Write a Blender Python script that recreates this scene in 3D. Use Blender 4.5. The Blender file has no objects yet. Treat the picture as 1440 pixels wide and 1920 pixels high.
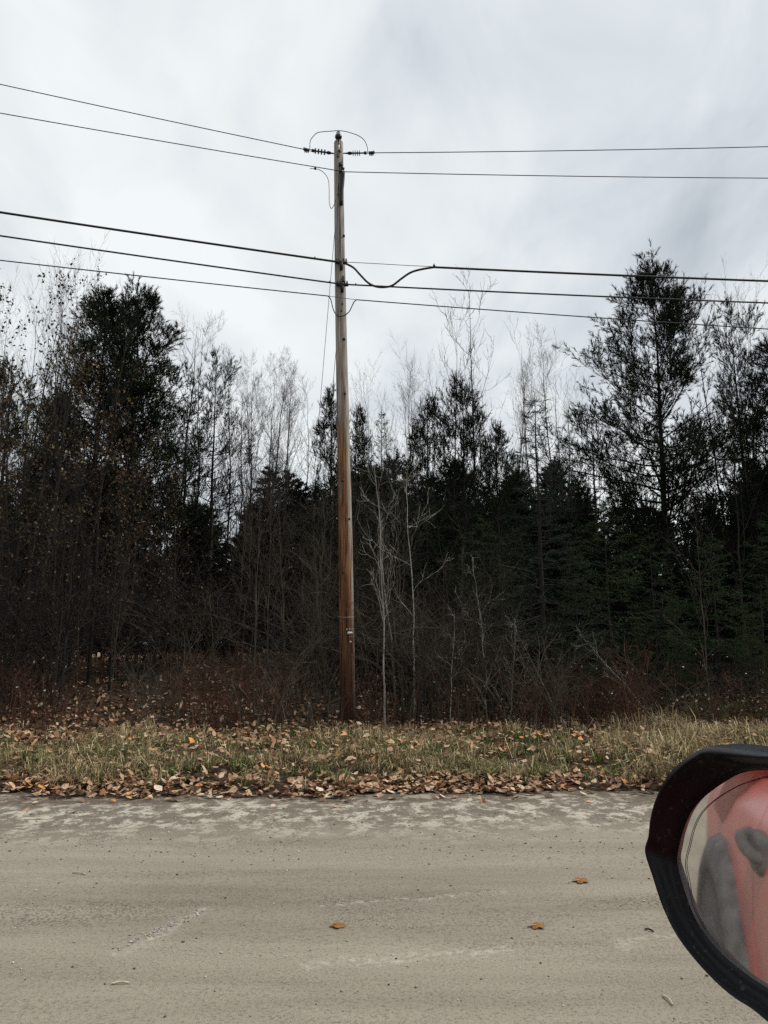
import bpy, math, numpy as np
from mathutils import Vector, Matrix

# ------------------------------------------------------------------ camera, sky, sun, exposure
sc = bpy.context.scene
COL = sc.collection
PITCH = math.radians(10.0)
CAMH = 1.60
FPX = 1400.0                       # focal length in pixels of the 1440 x 1920 photograph

cam_d = bpy.data.cameras.new('camera')
cam_d.sensor_fit = 'VERTICAL'
cam_d.sensor_height = 24.0
cam_d.lens = 24.0 * FPX / 1920.0
cam_d.clip_start = 0.02
cam_d.clip_end = 3000.0
cam = bpy.data.objects.new('camera', cam_d)
COL.objects.link(cam)
cam.location = (0, 0, CAMH)
cam.rotation_euler = (math.pi / 2 + PITCH, 0, 0)
sc.camera = cam

SUN_EL, SUN_AZ = math.radians(48), math.radians(82)      # azimuth from +Y towards +X
world = bpy.data.worlds.new('World')
sc.world = world
world.use_nodes = True


def build_world():
    nt = world.node_tree
    N, L = nt.nodes, nt.links
    N.clear()
    out = N.new('ShaderNodeOutputWorld')
    sky = N.new('ShaderNodeTexSky')
    sky.sky_type = 'NISHITA'
    sky.sun_disc = False
    sky.sun_elevation = SUN_EL
    sky.sun_rotation = SUN_AZ
    bg1 = N.new('ShaderNodeBackground')
    bg1.inputs['Strength'].default_value = 0.10
    L.new(sky.outputs[0], bg1.inputs['Color'])
    # cloud deck: noise on the plane the view direction meets overhead
    tc = N.new('ShaderNodeTexCoord')
    sep = N.new('ShaderNodeSeparateXYZ')
    L.new(tc.outputs['Generated'], sep.inputs[0])

    def m(op, a, b=None, c=None):
        n = N.new('ShaderNodeMath')
        n.operation = op
        for i, v in enumerate((a, b, c)):
            if v is None:
                continue
            if isinstance(v, (int, float)):
                n.inputs[i].default_value = v
            else:
                L.new(v, n.inputs[i])
        return n.outputs[0]
    z = m('ADD', m('MAXIMUM', sep.outputs['Z'], 0.0), 0.22)
    u = m('DIVIDE', sep.outputs['X'], z)
    v = m('DIVIDE', sep.outputs['Y'], z)
    cmb = N.new('ShaderNodeCombineXYZ')
    L.new(u, cmb.inputs[0])
    L.new(v, cmb.inputs[1])

    def noise(scale, loc, rot, sc3, detail, dist, rough=0.5):
        mp = N.new('ShaderNodeMapping')
        mp.inputs['Location'].default_value = loc
        mp.inputs['Rotation'].default_value = (0, 0, rot)
        mp.inputs['Scale'].default_value = sc3
        L.new(cmb.outputs[0], mp.inputs[0])
        t = N.new('ShaderNodeTexNoise')
        t.inputs['Scale'].default_value = scale
        t.inputs['Detail'].default_value = detail
        t.inputs['Roughness'].default_value = rough
        t.inputs['Distortion'].default_value = dist
        L.new(mp.outputs[0], t.inputs[0])
        return t.outputs[0]
    a = noise(1.25, (5.46, 0.11, 0), 0.5, (1.0, 0.75, 1), 4, 0.9)
    b = noise(3.4, (7.14, 1.88, 0), 0.6, (1.2, 0.7, 1), 6, 0.5, 0.55)
    f = m('ADD', m('MULTIPLY', a, 0.64), m('MULTIPLY', b, 0.36))
    rp = N.new('ShaderNodeValToRGB')
    L.new(f, rp.inputs[0])
    e = rp.color_ramp.elements
    e[0].position, e[0].color = 0.30, (0.50, 0.55, 0.60, 1)
    e[1].position, e[1].color = 0.61, (0.945, 0.985, 0.99, 1)
    for p, c in ((0.41, (0.68, 0.73, 0.775, 1)), (0.50, (0.83, 0.875, 0.90, 1))):
        q = e.new(p)
        q.color = c
    bg2 = N.new('ShaderNodeBackground')
    bg2.inputs['Strength'].default_value = 0.95
    L.new(rp.outputs[0], bg2.inputs['Color'])
    mx = N.new('ShaderNodeMixShader')
    mx.inputs[0].default_value = 0.95
    L.new(bg1.outputs[0], mx.inputs[1])
    L.new(bg2.outputs[0], mx.inputs[2])
    L.new(mx.outputs[0], out.inputs['Surface'])


build_world()
sun_d = bpy.data.lights.new('sun', 'SUN')
sun_d.energy = 3.2
sun_d.angle = math.radians(5)
sun_d.color = (1.0, 0.955, 0.89)
sun = bpy.data.objects.new('sun', sun_d)
COL.objects.link(sun)
sdir = Vector((math.sin(SUN_AZ) * math.cos(SUN_EL), math.cos(SUN_AZ) * math.cos(SUN_EL), math.sin(SUN_EL)))
sun.rotation_euler = sdir.to_track_quat('Z', 'Y').to_euler()
sun.location = (0, 0, 40)

vs = sc.view_settings
vs.view_transform = 'Standard'
vs.look = 'None'
vs.gamma = 1.0
vs.use_curve_mapping = False
vs.exposure = 0.06
sc.render.engine = 'CYCLES'
sc.cycles.use_denoising = False
sc.cycles.max_bounces = 6
sc.cycles.diffuse_bounces = 2
sc.cycles.glossy_bounces = 3
sc.cycles.sample_clamp_indirect = 2.0
sc.cycles.sample_clamp_direct = 3.0

# ------------------------------------------------------------------ measuring helpers
CP, SP = math.cos(PITCH), math.sin(PITCH)


def W(px, py, Y):
    """World point seen at photograph pixel (px, py), standing Y metres out from the camera."""
    x = (px - 720) / FPX
    y = (960 - py) / FPX
    d = np.array((x, CP - y * SP, SP + y * CP))
    return np.array((0, 0, CAMH)) + d * (Y / d[1])


def G0(px, py, z=0.0):
    """The point of the level z seen at photograph pixel (px, py)."""
    x = (px - 720) / FPX
    y = (960 - py) / FPX
    d = np.array((x, CP - y * SP, SP + y * CP))
    return np.array((0, 0, CAMH)) + d * ((z - CAMH) / d[2])


def sstep(a, b, x):
    t = np.clip((np.asarray(x, float) - a) / (b - a), 0, 1)
    return t * t * (3 - 2 * t)


ROAD_FAR, ROAD_NEAR = 8.62, -2.6


def edge_y(x):
    """Far edge of the road: slightly nearer on the left, ragged."""
    x = np.asarray(x, float)
    return ROAD_FAR + 0.035 * x + 0.10 * np.sin(x * 1.1) + 0.08 * np.sin(x * 2.9 + 1) + 0.06 * np.sin(x * 6.3 + 2) + 0.035 * np.sin(x * 17.1)


def ground_z(x, y):
    x = np.asarray(x, float)
    y = np.asarray(y, float)
    e = edge_y(x)
    z = -0.06 + 0.10 * sstep(e - 0.3, e + 0.5, y) + 0.07 * sstep(e + 0.4, e + 3.0, y)
    bank = sstep(1.5, -2.5, x) * 0.85 + 0.12
    z = z + bank * sstep(12.7, 20, y) * 1.2 + bank * 0.25 * sstep(20, 60, y)
    z = z + 0.035 * np.sin(x * 2.1 + y * 1.3) * sstep(e, e + 1, y) + 0.02 * np.sin(x * 5.7 - y * 3.9) * sstep(e, e + 1, y)
    back = sstep(ROAD_NEAR + 0.2, ROAD_NEAR - 0.6, y)
    return z + 0.10 * back


# ------------------------------------------------------------------ materials
def new_mat(name):
    m = bpy.data.materials.new(name)
    m.use_nodes = True
    nt = m.node_tree
    bs = nt.nodes['Principled BSDF']
    return m, nt, bs


def nd(nt, kind, **kw):
    n = nt.nodes.new(kind)
    for k, v in kw.items():
        if k in n.inputs:
            n.inputs[k].default_value = v
        else:
            setattr(n, k, v)
    return n


def math_n(nt, op, a, b=None):
    n = nt.nodes.new('ShaderNodeMath')
    n.operation = op
    for i, v in enumerate((a, b)):
        if v is None:
            continue
        if isinstance(v, (int, float)):
            n.inputs[i].default_value = v
        else:
            nt.links.new(v, n.inputs[i])
    return n.outputs[0]


def mixc(nt, fac, a, b, mode='MIX'):
    n = nt.nodes.new('ShaderNodeMix')
    n.data_type = 'RGBA'
    n.blend_type = mode
    for sock, v in ((n.inputs[0], fac), (n.inputs[6], a), (n.inputs[7], b)):
        if isinstance(v, (int, float)):
            sock.default_value = v
        elif isinstance(v, tuple):
            sock.default_value = (*v, 1) if len(v) == 3 else v
        else:
            nt.links.new(v, sock)
    return n.outputs[2]


def ramp(nt, src, stops):
    n = nt.nodes.new('ShaderNodeValToRGB')
    e = n.color_ramp.elements
    while len(e) < len(stops):
        e.new(0.5)
    for el, (p, c) in zip(e, stops):
        el.position = p
        el.color = (*c, 1)
    nt.links.new(src, n.inputs[0])
    return n.outputs[0]


def noise_n(nt, scale, detail=3, rough=0.5, sc3=(1, 1, 1), dist=0.0, coord='Object', loc=(0, 0, 0)):
    tc = nt.nodes.new('ShaderNodeTexCoord')
    mp = nt.nodes.new('ShaderNodeMapping')
    mp.inputs['Scale'].default_value = sc3
    mp.inputs['Location'].default_value = loc
    nt.links.new(tc.outputs[coord], mp.inputs[0])
    t = nt.nodes.new('ShaderNodeTexNoise')
    t.inputs['Scale'].default_value = scale
    t.inputs['Detail'].default_value = detail
    t.inputs['Roughness'].default_value = rough
    t.inputs['Distortion'].default_value = dist
    nt.links.new(mp.outputs[0], t.inputs[0])
    return t.outputs[0]


def bump(nt, bs, h, strength=0.4, dist=0.01):
    b = nt.nodes.new('ShaderNodeBump')
    b.inputs['Strength'].default_value = strength
    b.inputs['Distance'].default_value = dist
    nt.links.new(h, b.inputs['Height'])
    nt.links.new(b.outputs[0], bs.inputs['Normal'])


def bark(name, c1, c2, scale=6, stretch=0.25, rough=0.9):
    m, nt, bs = new_mat(name)
    n = noise_n(nt, scale, 4, 0.6, (1, 1, stretch))
    nt.links.new(ramp(nt, n, [(0.32, c1), (0.68, c2)]), bs.inputs['Base Color'])
    bs.inputs['Roughness'].default_value = rough
    bs.inputs['Specular IOR Level'].default_value = 0.15
    return m


def island(name, stops, rough=0.8, trans=0.0, spec=0.2, extra=None):
    """Colour picked at random for each leaf, blade or needle."""
    m, nt, bs = new_mat(name)
    g = nt.nodes.new('ShaderNodeNewGeometry')
    c = ramp(nt, g.outputs['Random Per Island'], stops)
    if extra:
        n = noise_n(nt, extra[0], 3, 0.6)
        c = mixc(nt, ramp(nt, n, [(0.35, (0, 0, 0)), (0.65, (1, 1, 1))]), c, mixc(nt, 1.0, c, extra[1], 'MULTIPLY'))
    nt.links.new(c, bs.inputs['Base Color'])
    bs.inputs['Roughness'].default_value = rough
    bs.inputs['Specular IOR Level'].default_value = spec
    if trans > 0:
        tr = nt.nodes.new('ShaderNodeBsdfTranslucent')
        nt.links.new(c, tr.inputs[0])
        mx = nt.nodes.new('ShaderNodeMixShader')
        mx.inputs[0].default_value = trans
        out = nt.nodes['Material Output']
        nt.links.new(bs.outputs[0], mx.inputs[1])
        nt.links.new(tr.outputs[0], mx.inputs[2])
        nt.links.new(mx.outputs[0], out.inputs['Surface'])
    return m


def plain(name, c, rough=0.6, metal=0.0, spec=0.3, var=0.25, scale=25):
    m, nt, bs = new_mat(name)
    n = noise_n(nt, scale, 4, 0.6)
    d = tuple(x * (1 - var) for x in c)
    u = tuple(min(1, x * (1 + var)) for x in c)
    nt.links.new(ramp(nt, n, [(0.3, d), (0.7, u)]), bs.inputs['Base Color'])
    bs.inputs['Roughness'].default_value = rough
    bs.inputs['Metallic'].default_value = metal
    bs.inputs['Specular IOR Level'].default_value = spec
    return m


M = {}
M['bark_dark'] = bark('dark bark', (0.010, 0.0085, 0.007), (0.030, 0.025, 0.021))
M['bark_grey'] = bark('grey bark', (0.022, 0.017, 0.012), (0.100, 0.082, 0.062))
M['bark_pale'] = bark('pale bark', (0.14, 0.13, 0.11), (0.34, 0.32, 0.285), 5, 0.6)
M['bark_shaded'] = bark('shaded far bark', (0.015, 0.0125, 0.010), (0.045, 0.039, 0.032))  # distant bark darkened so the colour carries the wood's deep shade
M['bark_red'] = bark('reddish cane bark', (0.026, 0.012, 0.008), (0.105, 0.050, 0.032))
M['bark_birch'] = bark('birch bark', (0.22, 0.20, 0.175), (0.55, 0.53, 0.49), 4, 1.2)
M['needle_pine'] = island('pine needles', [(0.0, (0.006, 0.010, 0.005)), (0.6, (0.013, 0.021, 0.010)), (1.0, (0.030, 0.040, 0.018))], 0.85, 0, 0.08)
M['needle_spruce'] = island('spruce needles', [(0.0, (0.007, 0.014, 0.009)), (0.7, (0.019, 0.034, 0.021)), (1.0, (0.048, 0.068, 0.042))], 0.8, 0, 0.12)
M['needle_shaded'] = island('shaded needles deep in the wood', [(0.0, (0.004, 0.006, 0.004)), (0.7, (0.010, 0.014, 0.008)), (1.0, (0.020, 0.024, 0.012))], 0.95, 0, 0.02)  # darker than real needles: the deep wood's shade is put into the colour
M['needle_fir'] = island('young fir needles', [(0.0, (0.008, 0.017, 0.006)), (0.7, (0.024, 0.045, 0.015)), (1.0, (0.060, 0.088, 0.030))], 0.8, 0, 0.12)
M['leaf_brown'] = island('hanging brown leaves', [(0.0, (0.018, 0.010, 0.006)), (0.45, (0.050, 0.026, 0.012)), (0.75, (0.080, 0.050, 0.020)), (0.95, (0.12, 0.09, 0.05)), (1.0, (0.34, 0.30, 0.10))], 0.75, 0.15)
M['leaf_dark'] = island('dark hanging leaves', [(0.0, (0.02, 0.024, 0.012)), (0.6, (0.045, 0.040, 0.018)), (1.0, (0.09, 0.08, 0.03))], 0.7, 0.25)
M['leaf_green'] = island('shrub leaves', [(0.0, (0.03, 0.04, 0.014)), (0.6, (0.08, 0.10, 0.03)), (1.0, (0.20, 0.18, 0.05))], 0.7, 0.25)
M['leaf_whitish'] = island('pale dead leaves', [(0.0, (0.16, 0.13, 0.10)), (0.7, (0.34, 0.31, 0.26)), (1.0, (0.5, 0.48, 0.43))], 0.7, 0.2)
M['leaf_litter'] = island('leaf litter', [(0.0, (0.035, 0.018, 0.011)), (0.35, (0.115, 0.052, 0.027)), (0.7, (0.26, 0.145, 0.08)), (0.90, (0.44, 0.31, 0.20)), (1.0, (0.60, 0.50, 0.39))], 0.8, 0.1)
M['leaf_drift'] = island('drifted leaves', [(0.0, (0.10, 0.05, 0.028)), (0.3, (0.27, 0.15, 0.085)), (0.65, (0.47, 0.30, 0.185)), (0.9, (0.63, 0.48, 0.34)), (1.0, (0.66, 0.29, 0.07))], 0.75, 0.1, 0.25, (35, (0.55, 0.5, 0.45)))
M['grass_green'] = island('green grass', [(0.0, (0.030, 0.045, 0.011)), (0.5, (0.090, 0.120, 0.033)), (0.85, (0.19, 0.205, 0.068)), (1.0, (0.40, 0.37, 0.18))], 0.7, 0.25)
M['grass_straw'] = island('straw grass', [(0.0, (0.07, 0.048, 0.024)), (0.4, (0.20, 0.155, 0.078)), (0.75, (0.36, 0.29, 0.155)), (1.0, (0.60, 0.51, 0.31))], 0.75, 0.2)
M['metal_dark'] = plain('dark hardware', (0.020, 0.019, 0.018), 0.55, 0.3)
M['metal_galv'] = plain('galvanised steel', (0.30, 0.30, 0.30), 0.5, 0.6)
M['rubber'] = plain('polymer insulator', (0.045, 0.047, 0.05), 0.5)
M['ceramic'] = plain('glazed insulator', (0.018, 0.016, 0.015), 0.25, 0, 0.5)
M['ceramic_white'] = plain('pale glazed collar', (0.55, 0.55, 0.53), 0.3, 0, 0.5)
M['wire'] = plain('weathered conductor', (0.035, 0.036, 0.038), 0.6, 0.2)
M['cable'] = plain('black cable jacket', (0.017, 0.017, 0.018), 0.6)
M['tag'] = plain('aluminium tag', (0.50, 0.49, 0.47), 0.5, 0.3)
M['stone_pale'] = island('pale gravel', [(0.0, (0.16, 0.15, 0.13)), (0.6, (0.33, 0.31, 0.28)), (1.0, (0.58, 0.56, 0.52))], 0.9)
M['stone_dark'] = island('dark gravel', [(0.0, (0.04, 0.036, 0.03)), (0.6, (0.12, 0.11, 0.095)), (1.0, (0.30, 0.28, 0.25))], 0.9)
M['stick'] = bark('dead stick', (0.26, 0.20, 0.14), (0.58, 0.50, 0.39), 20, 0.3)


def road_mat():
    m, nt, bs = new_mat('dusty worn road')
    tc = nt.nodes.new('ShaderNodeTexCoord')
    sp = nt.nodes.new('ShaderNodeSeparateXYZ')
    nt.links.new(tc.outputs['Object'], sp.inputs[0])
    X, Y = sp.outputs[0], sp.outputs[1]
    base = ramp(nt, noise_n(nt, 1.1, 5, 0.6, (0.22, 1.0, 1), 0.4), [(0.30, (0.205, 0.180, 0.142)), (0.5, (0.240, 0.213, 0.170)), (0.7, (0.270, 0.240, 0.194))])
    # long wheel-worn streaks
    st = ramp(nt, noise_n(nt, 2.6, 4, 0.65, (0.10, 1.0, 1), 0.2, loc=(3, 5, 0)), [(0.42, (1, 1, 1)), (0.62, (0.85, 0.845, 0.835))])
    base = mixc(nt, 1.0, base, st, 'MULTIPLY')
    # rough coarse patches where the binder shows
    pm = ramp(nt, noise_n(nt, 1.4, 3, 0.6, (0.35, 1.3, 1), 0.3, loc=(9, 1, 0)), [(0.50, (0, 0, 0)), (0.66, (1, 1, 1))])
    gr = ramp(nt, noise_n(nt, 70, 2, 0.7), [(0.36, (0.40, 0.39, 0.37)), (0.52, (1, 1, 1))])
    base = mixc(nt, pm, base, mixc(nt, 1.0, base, gr, 'MULTIPLY'))
    # fine grain
    g1 = ramp(nt, noise_n(nt, 240, 2, 0.7), [(0.30, (0.62, 0.61, 0.60)), (0.5, (1, 1, 1)), (0.72, (1.34, 1.33, 1.30))])
    base = mixc(nt, 1.0, base, g1, 'MULTIPLY')
    g2 = ramp(nt, noise_n(nt, 62, 4, 0.8), [(0.36, (0.55, 0.535, 0.515)), (0.46, (1.0, 1.0, 1.0)), (0.62, (1.16, 1.155, 1.14))])
    base = mixc(nt, 0.95, base, g2, 'MULTIPLY')
    # edge zone: bare old asphalt with dust lying in its hollows
    wob = math_n(nt, 'MULTIPLY', math_n(nt, 'SUBTRACT', noise_n(nt, 0.9, 3, 0.6), 0.5), 1.5)
    yy = math_n(nt, 'SUBTRACT', math_n(nt, 'ADD', Y, wob), math_n(nt, 'MULTIPLY', X, 0.035))
    zone = ramp(nt, math_n(nt, 'MULTIPLY', math_n(nt, 'SUBTRACT', yy, 6.2), 0.45), [(0.08, (0, 0, 0)), (0.55, (1, 1, 1))])
    dk = ramp(nt, noise_n(nt, 60, 4, 0.7), [(0.3, (0.085, 0.070, 0.053)), (0.6, (0.170, 0.145, 0.113)), (0.8, (0.27, 0.235, 0.19))])
    dust = ramp(nt, noise_n(nt, 4.6, 10, 0.80, (0.95, 0.75, 1), 0.15, loc=(4, 2, 0)), [(0.49, (0, 0, 0)), (0.56, (1, 1, 1))])
    dcol = mixc(nt, 1.0, (0.40, 0.365, 0.30), g1, 'MULTIPLY')
    edge = mixc(nt, dust, dk, dcol)
    base = mixc(nt, zone, base, edge)
    soil = ramp(nt, math_n(nt, 'SUBTRACT', yy, 7.75), [(0.10, (0, 0, 0)), (0.60, (1, 1, 1))])
    base = mixc(nt, math_n(nt, 'MULTIPLY', soil, math_n(nt, 'SUBTRACT', 1.0, math_n(nt, 'MULTIPLY', dust, 0.55))), base, ramp(nt, noise_n(nt, 40, 4, 0.7), [(0.3, (0.045, 0.034, 0.024)), (0.55, (0.115, 0.090, 0.066)), (0.75, (0.20, 0.165, 0.125))]))
    # pale dust of the scraped ridge and of the grit line
    for (ax_, ay_), (bx_, by_), wd in ((G0(205, 1792)[:2], G0(400, 1700)[:2], 0.075), (G0(590, 1694)[:2], G0(950, 1671)[:2], 0.045), (G0(1150, 1772)[:2], G0(1300, 1750)[:2], 0.08), (G0(560, 1812)[:2], G0(960, 1775)[:2], 0.10)):
        L_ = math.hypot(bx_ - ax_, by_ - ay_)
        ux, uy = (bx_ - ax_) / L_, (by_ - ay_) / L_
        dx, dy = math_n(nt, 'SUBTRACT', X, float(ax_)), math_n(nt, 'SUBTRACT', Y, float(ay_))
        al = math_n(nt, 'ADD', math_n(nt, 'MULTIPLY', dx, ux), math_n(nt, 'MULTIPLY', dy, uy))
        ac = math_n(nt, 'ABSOLUTE', math_n(nt, 'ADD', math_n(nt, 'SUBTRACT', math_n(nt, 'MULTIPLY', dx, -uy), math_n(nt, 'MULTIPLY', dy, -ux)), math_n(nt, 'MULTIPLY', math_n(nt, 'SUBTRACT', noise_n(nt, 2.6, 5), 0.5), 0.34)))
        m1 = math_n(nt, 'MAXIMUM', math_n(nt, 'SUBTRACT', 1.0, math_n(nt, 'DIVIDE', ac, wd)), 0.0)
        m2 = math_n(nt, 'MULTIPLY', math_n(nt, 'GREATER_THAN', al, 0.0), math_n(nt, 'LESS_THAN', al, float(L_)))
        br_ = ramp(nt, noise_n(nt, 22, 6, 0.75), [(0.46, (0, 0, 0)), (0.60, (1, 1, 1))])
        base = mixc(nt, math_n(nt, 'MULTIPLY', math_n(nt, 'MULTIPLY', m1, m2), math_n(nt, 'MULTIPLY', br_, 0.6)), base, (0.44, 0.405, 0.34))
    nt.links.new(base, bs.inputs['Base Color'])
    bs.inputs['Roughness'].default_value = 0.92
    bs.inputs['Specular IOR Level'].default_value = 0.15
    h = math_n(nt, 'ADD', noise_n(nt, 150, 3, 0.7), math_n(nt, 'MULTIPLY', noise_n(nt, 26, 3, 0.6), 0.8))
    bump(nt, bs, h, 0.55, 0.006)
    return m


def soil_mat():
    m, nt, bs = new_mat('forest soil')
    c = ramp(nt, noise_n(nt, 7, 6, 0.7), [(0.3, (0.016, 0.011, 0.008)), (0.55, (0.050, 0.034, 0.022)), (0.75, (0.105, 0.075, 0.048))])
    nt.links.new(c, bs.inputs['Base Color'])
    bs.inputs['Roughness'].default_value = 0.95
    bs.inputs['Specular IOR Level'].default_value = 0.1
    bump(nt, bs, noise_n(nt, 30, 4, 0.7), 0.8, 0.03)
    return m


def pole_mat():
    m, nt, bs = new_mat('weathered pole wood')
    tc = nt.nodes.new('ShaderNodeTexCoord')
    sp = nt.nodes.new('ShaderNodeSeparateXYZ')
    nt.links.new(tc.outputs['Object'], sp.inputs[0])
    Z = sp.outputs[2]
    X = math_n(nt, 'ADD', sp.outputs[0], math_n(nt, 'MULTIPLY', Z, float((p_base[0] - p_top[0]) / (p_top[2] - p_base[2]))))
    fine = noise_n(nt, 26, 6, 0.72, (1, 1, 0.045))
    mid = noise_n(nt, 9, 5, 0.65, (1, 1, 0.10), 0.4)
    grey = ramp(nt, fine, [(0.30, (0.10, 0.088, 0.074)), (0.50, (0.27, 0.24, 0.205)), (0.72, (0.44, 0.41, 0.365))])
    brown = ramp(nt, fine, [(0.28, (0.060, 0.026, 0.013)), (0.48, (0.205, 0.098, 0.045)), (0.74, (0.37, 0.215, 0.115))])
    stain = ramp(nt, mid, [(0.43, (1, 1, 1)), (0.56, (0.36, 0.22, 0.15))])
    brown = mixc(nt, 0.8, brown, stain, 'MULTIPLY')
    # height: grey above, raw brown below; the weather side (+x) stays grey further down
    hz = math_n(nt, 'ADD', Z, math_n(nt, 'MULTIPLY', math_n(nt, 'SUBTRACT', mid, 0.5), 9.0))
    hz = math_n(nt, 'ADD', hz, math_n(nt, 'MULTIPLY', math_n(nt, 'MAXIMUM', math_n(nt, 'SUBTRACT', X, 0.045), 0.0), 60.0))
    gf = ramp(nt, math_n(nt, 'DIVIDE', hz, 12.0), [(0.40, (0, 0, 0)), (0.62, (1, 1, 1))])
    c = mixc(nt, gf, brown, grey)
    # lichen-brown band at the lower left, creosote dark at the butt
    low = ramp(nt, math_n(nt, 'ADD', math_n(nt, 'DIVIDE', Z, 5.0), math_n(nt, 'MULTIPLY', math_n(nt, 'SUBTRACT', mid, 0.5), 0.6)),
               [(0.02, (0.16, 0.13, 0.12)), (0.42, (0.85, 0.80, 0.78)), (0.6, (1, 1, 1))])
    c = mixc(nt, 1.0, c, low, 'MULTIPLY')
    crack = ramp(nt, noise_n(nt, 34, 4, 0.6, (1, 1, 0.03), loc=(2, 2, 2)), [(0.36, (0.20, 0.15, 0.12)), (0.44, (1, 1, 1))])
    c = mixc(nt, 1.0, c, crack, 'MULTIPLY')
    nt.links.new(c, bs.inputs['Base Color'])
    bs.inputs['Roughness'].default_value = 0.85
    bs.inputs['Specular IOR Level'].default_value = 0.2
    bump(nt, bs, fine, 0.8, 0.01)
    return m


POLE_Y = 14.0
p_base = W(652, 1374, POLE_Y)
p_top = W(635, 266, POLE_Y)

M['road'] = road_mat()
M['soil'] = soil_mat()
M['pole'] = pole_mat()


# ------------------------------------------------------------------ mesh helpers
def nrm(v):
    return v / np.maximum(np.linalg.norm(v, axis=-1, keepdims=True), 1e-9)


class Geo:
    """Collects triangles and quads in numpy and links them as one mesh."""

    def __init__(self):
        self.v, self.f, self.n = [], {3: [], 4: []}, 0

    def add(self, verts, faces):
        verts = np.asarray(verts, np.float64).reshape(-1, 3)
        faces = np.asarray(faces, np.int64)
        self.v.append(verts)
        self.f[faces.shape[1]].append(faces + self.n)
        self.n += len(verts)
        return self

    def ngon_fan(self, ring, flip=False):
        ring = np.asarray(ring, float)
        k = len(ring)
        v = np.vstack([ring, ring.mean(0)])
        i = np.arange(k)
        f = np.stack([i, (i + 1) % k, np.full(k, k)], 1)
        return self.add(v, f[:, ::-1] if flip else f)

    def tubes(self, P, R, s=4):
        P = np.asarray(P, float)
        R = np.asarray(R, float)
        if P.ndim == 2:
            P, R = P[None], R[None]
        m, k, _ = P.shape
        T = nrm(np.gradient(P, axis=1))
        tm = nrm(T.mean(1))
        ref = np.where(np.abs(tm[:, 2:3]) > 0.8, np.array([[1.0, 0, 0]]), np.array([[0, 0, 1.0]]))[:, None, :]
        A = nrm(np.cross(T, ref))
        B = np.cross(T, A)
        th = np.arange(s) * 2 * np.pi / s
        ring = P[:, :, None, :] + R[:, :, None, None] * (np.cos(th)[None, None, :, None] * A[:, :, None, :] + np.sin(th)[None, None, :, None] * B[:, :, None, :])
        idx = np.arange(m * k * s).reshape(m, k, s)
        a, b = idx[:, :-1], idx[:, 1:]
        f = np.stack([a, np.roll(a, -1, 2), np.roll(b, -1, 2), b], -1).reshape(-1, 4)
        return self.add(ring.reshape(-1, 3), f)

    def tube_capped(self, P, R, s=8):
        P = np.asarray(P, float)
        R = np.broadcast_to(np.asarray(R, float), (len(P),))
        e0 = P[0] + (P[0] - P[1]) * 1e-4
        e1 = P[-1] + (P[-1] - P[-2]) * 1e-4
        P2 = np.vstack([e0, P, e1])
        R2 = np.concatenate([[R[0] * 0.02], R, [R[-1] * 0.02]])
        return self.tubes(P2, R2, s)

    def lathe(self, prof, origin, axis, s=14):
        axis = nrm(np.asarray(axis, float))
        P = np.array([np.asarray(origin, float) + axis * h for _, h in prof])
        R = np.array([r for r, _ in prof])
        # constant frame
        ref = np.array((1.0, 0, 0)) if abs(axis[2]) > 0.8 else np.array((0, 0, 1.0))
        A = nrm(np.cross(axis, ref))
        B = np.cross(axis, A)
        th = np.arange(s) * 2 * np.pi / s
        ring = P[:, None] + R[:, None, None] * (np.cos(th)[None, :, None] * A + np.sin(th)[None, :, None] * B)
        idx = np.arange(len(prof) * s).reshape(len(prof), s)
        a, b = idx[:-1], idx[1:]
        return self.add(ring.reshape(-1, 3), np.stack([a, np.roll(a, -1, 1), np.roll(b, -1, 1), b], -1).reshape(-1, 4))

    def box(self, c, size, axes=None):
        c = np.asarray(c, float)
        h = np.asarray(size, float) / 2
        ax = np.eye(3) if axes is None else np.asarray(axes, float)
        v = np.array([[x, y, z] for x in (-1, 1) for y in (-1, 1) for z in (-1, 1)]) * h
        f = [[0, 1, 3, 2], [4, 6, 7, 5], [0, 4, 5, 1], [2, 3, 7, 6], [0, 2, 6, 4], [1, 5, 7, 3]]
        return self.add(v @ ax + c, f)

    def mesh(self, name, mat, smooth=False):
        me = bpy.data.meshes.new(name)
        V = np.vstack(self.v)
        t = np.vstack(self.f[3]) if self.f[3] else np.zeros((0, 3), int)
        q = np.vstack(self.f[4]) if self.f[4] else np.zeros((0, 4), int)
        me.vertices.add(len(V))
        me.vertices.foreach_set('co', V.astype(np.float32).ravel())
        loops = np.concatenate([t.ravel(), q.ravel()]).astype(np.int32)
        me.loops.add(len(loops))
        me.loops.foreach_set('vertex_index', loops)
        me.polygons.add(len(t) + len(q))
        st = np.concatenate([np.arange(len(t)) * 3, len(t) * 3 + np.arange(len(q)) * 4]).astype(np.int32)
        me.polygons.foreach_set('loop_start', st)
        if smooth:
            me.polygons.foreach_set('use_smooth', np.ones(len(t) + len(q), bool))
        me.update(calc_edges=True)
        me.materials.append(mat)
        return me


def link(name, data, parent=None):
    o = bpy.data.objects.new(name, data)
    COL.objects.link(o)
    if parent is not None:
        o.parent = parent
    return o


def tag(o, label=None, cat=None, group=None, kind=None):
    for k, v in (('label', label), ('category', cat), ('group', group), ('kind', kind)):
        if v:
            o[k] = v
    return o


def copy_tree(o, parent=None):
    c = o.copy()
    COL.objects.link(c)
    c.parent = parent
    for ch in o.children:
        copy_tree(ch, c)
    return c


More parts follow.
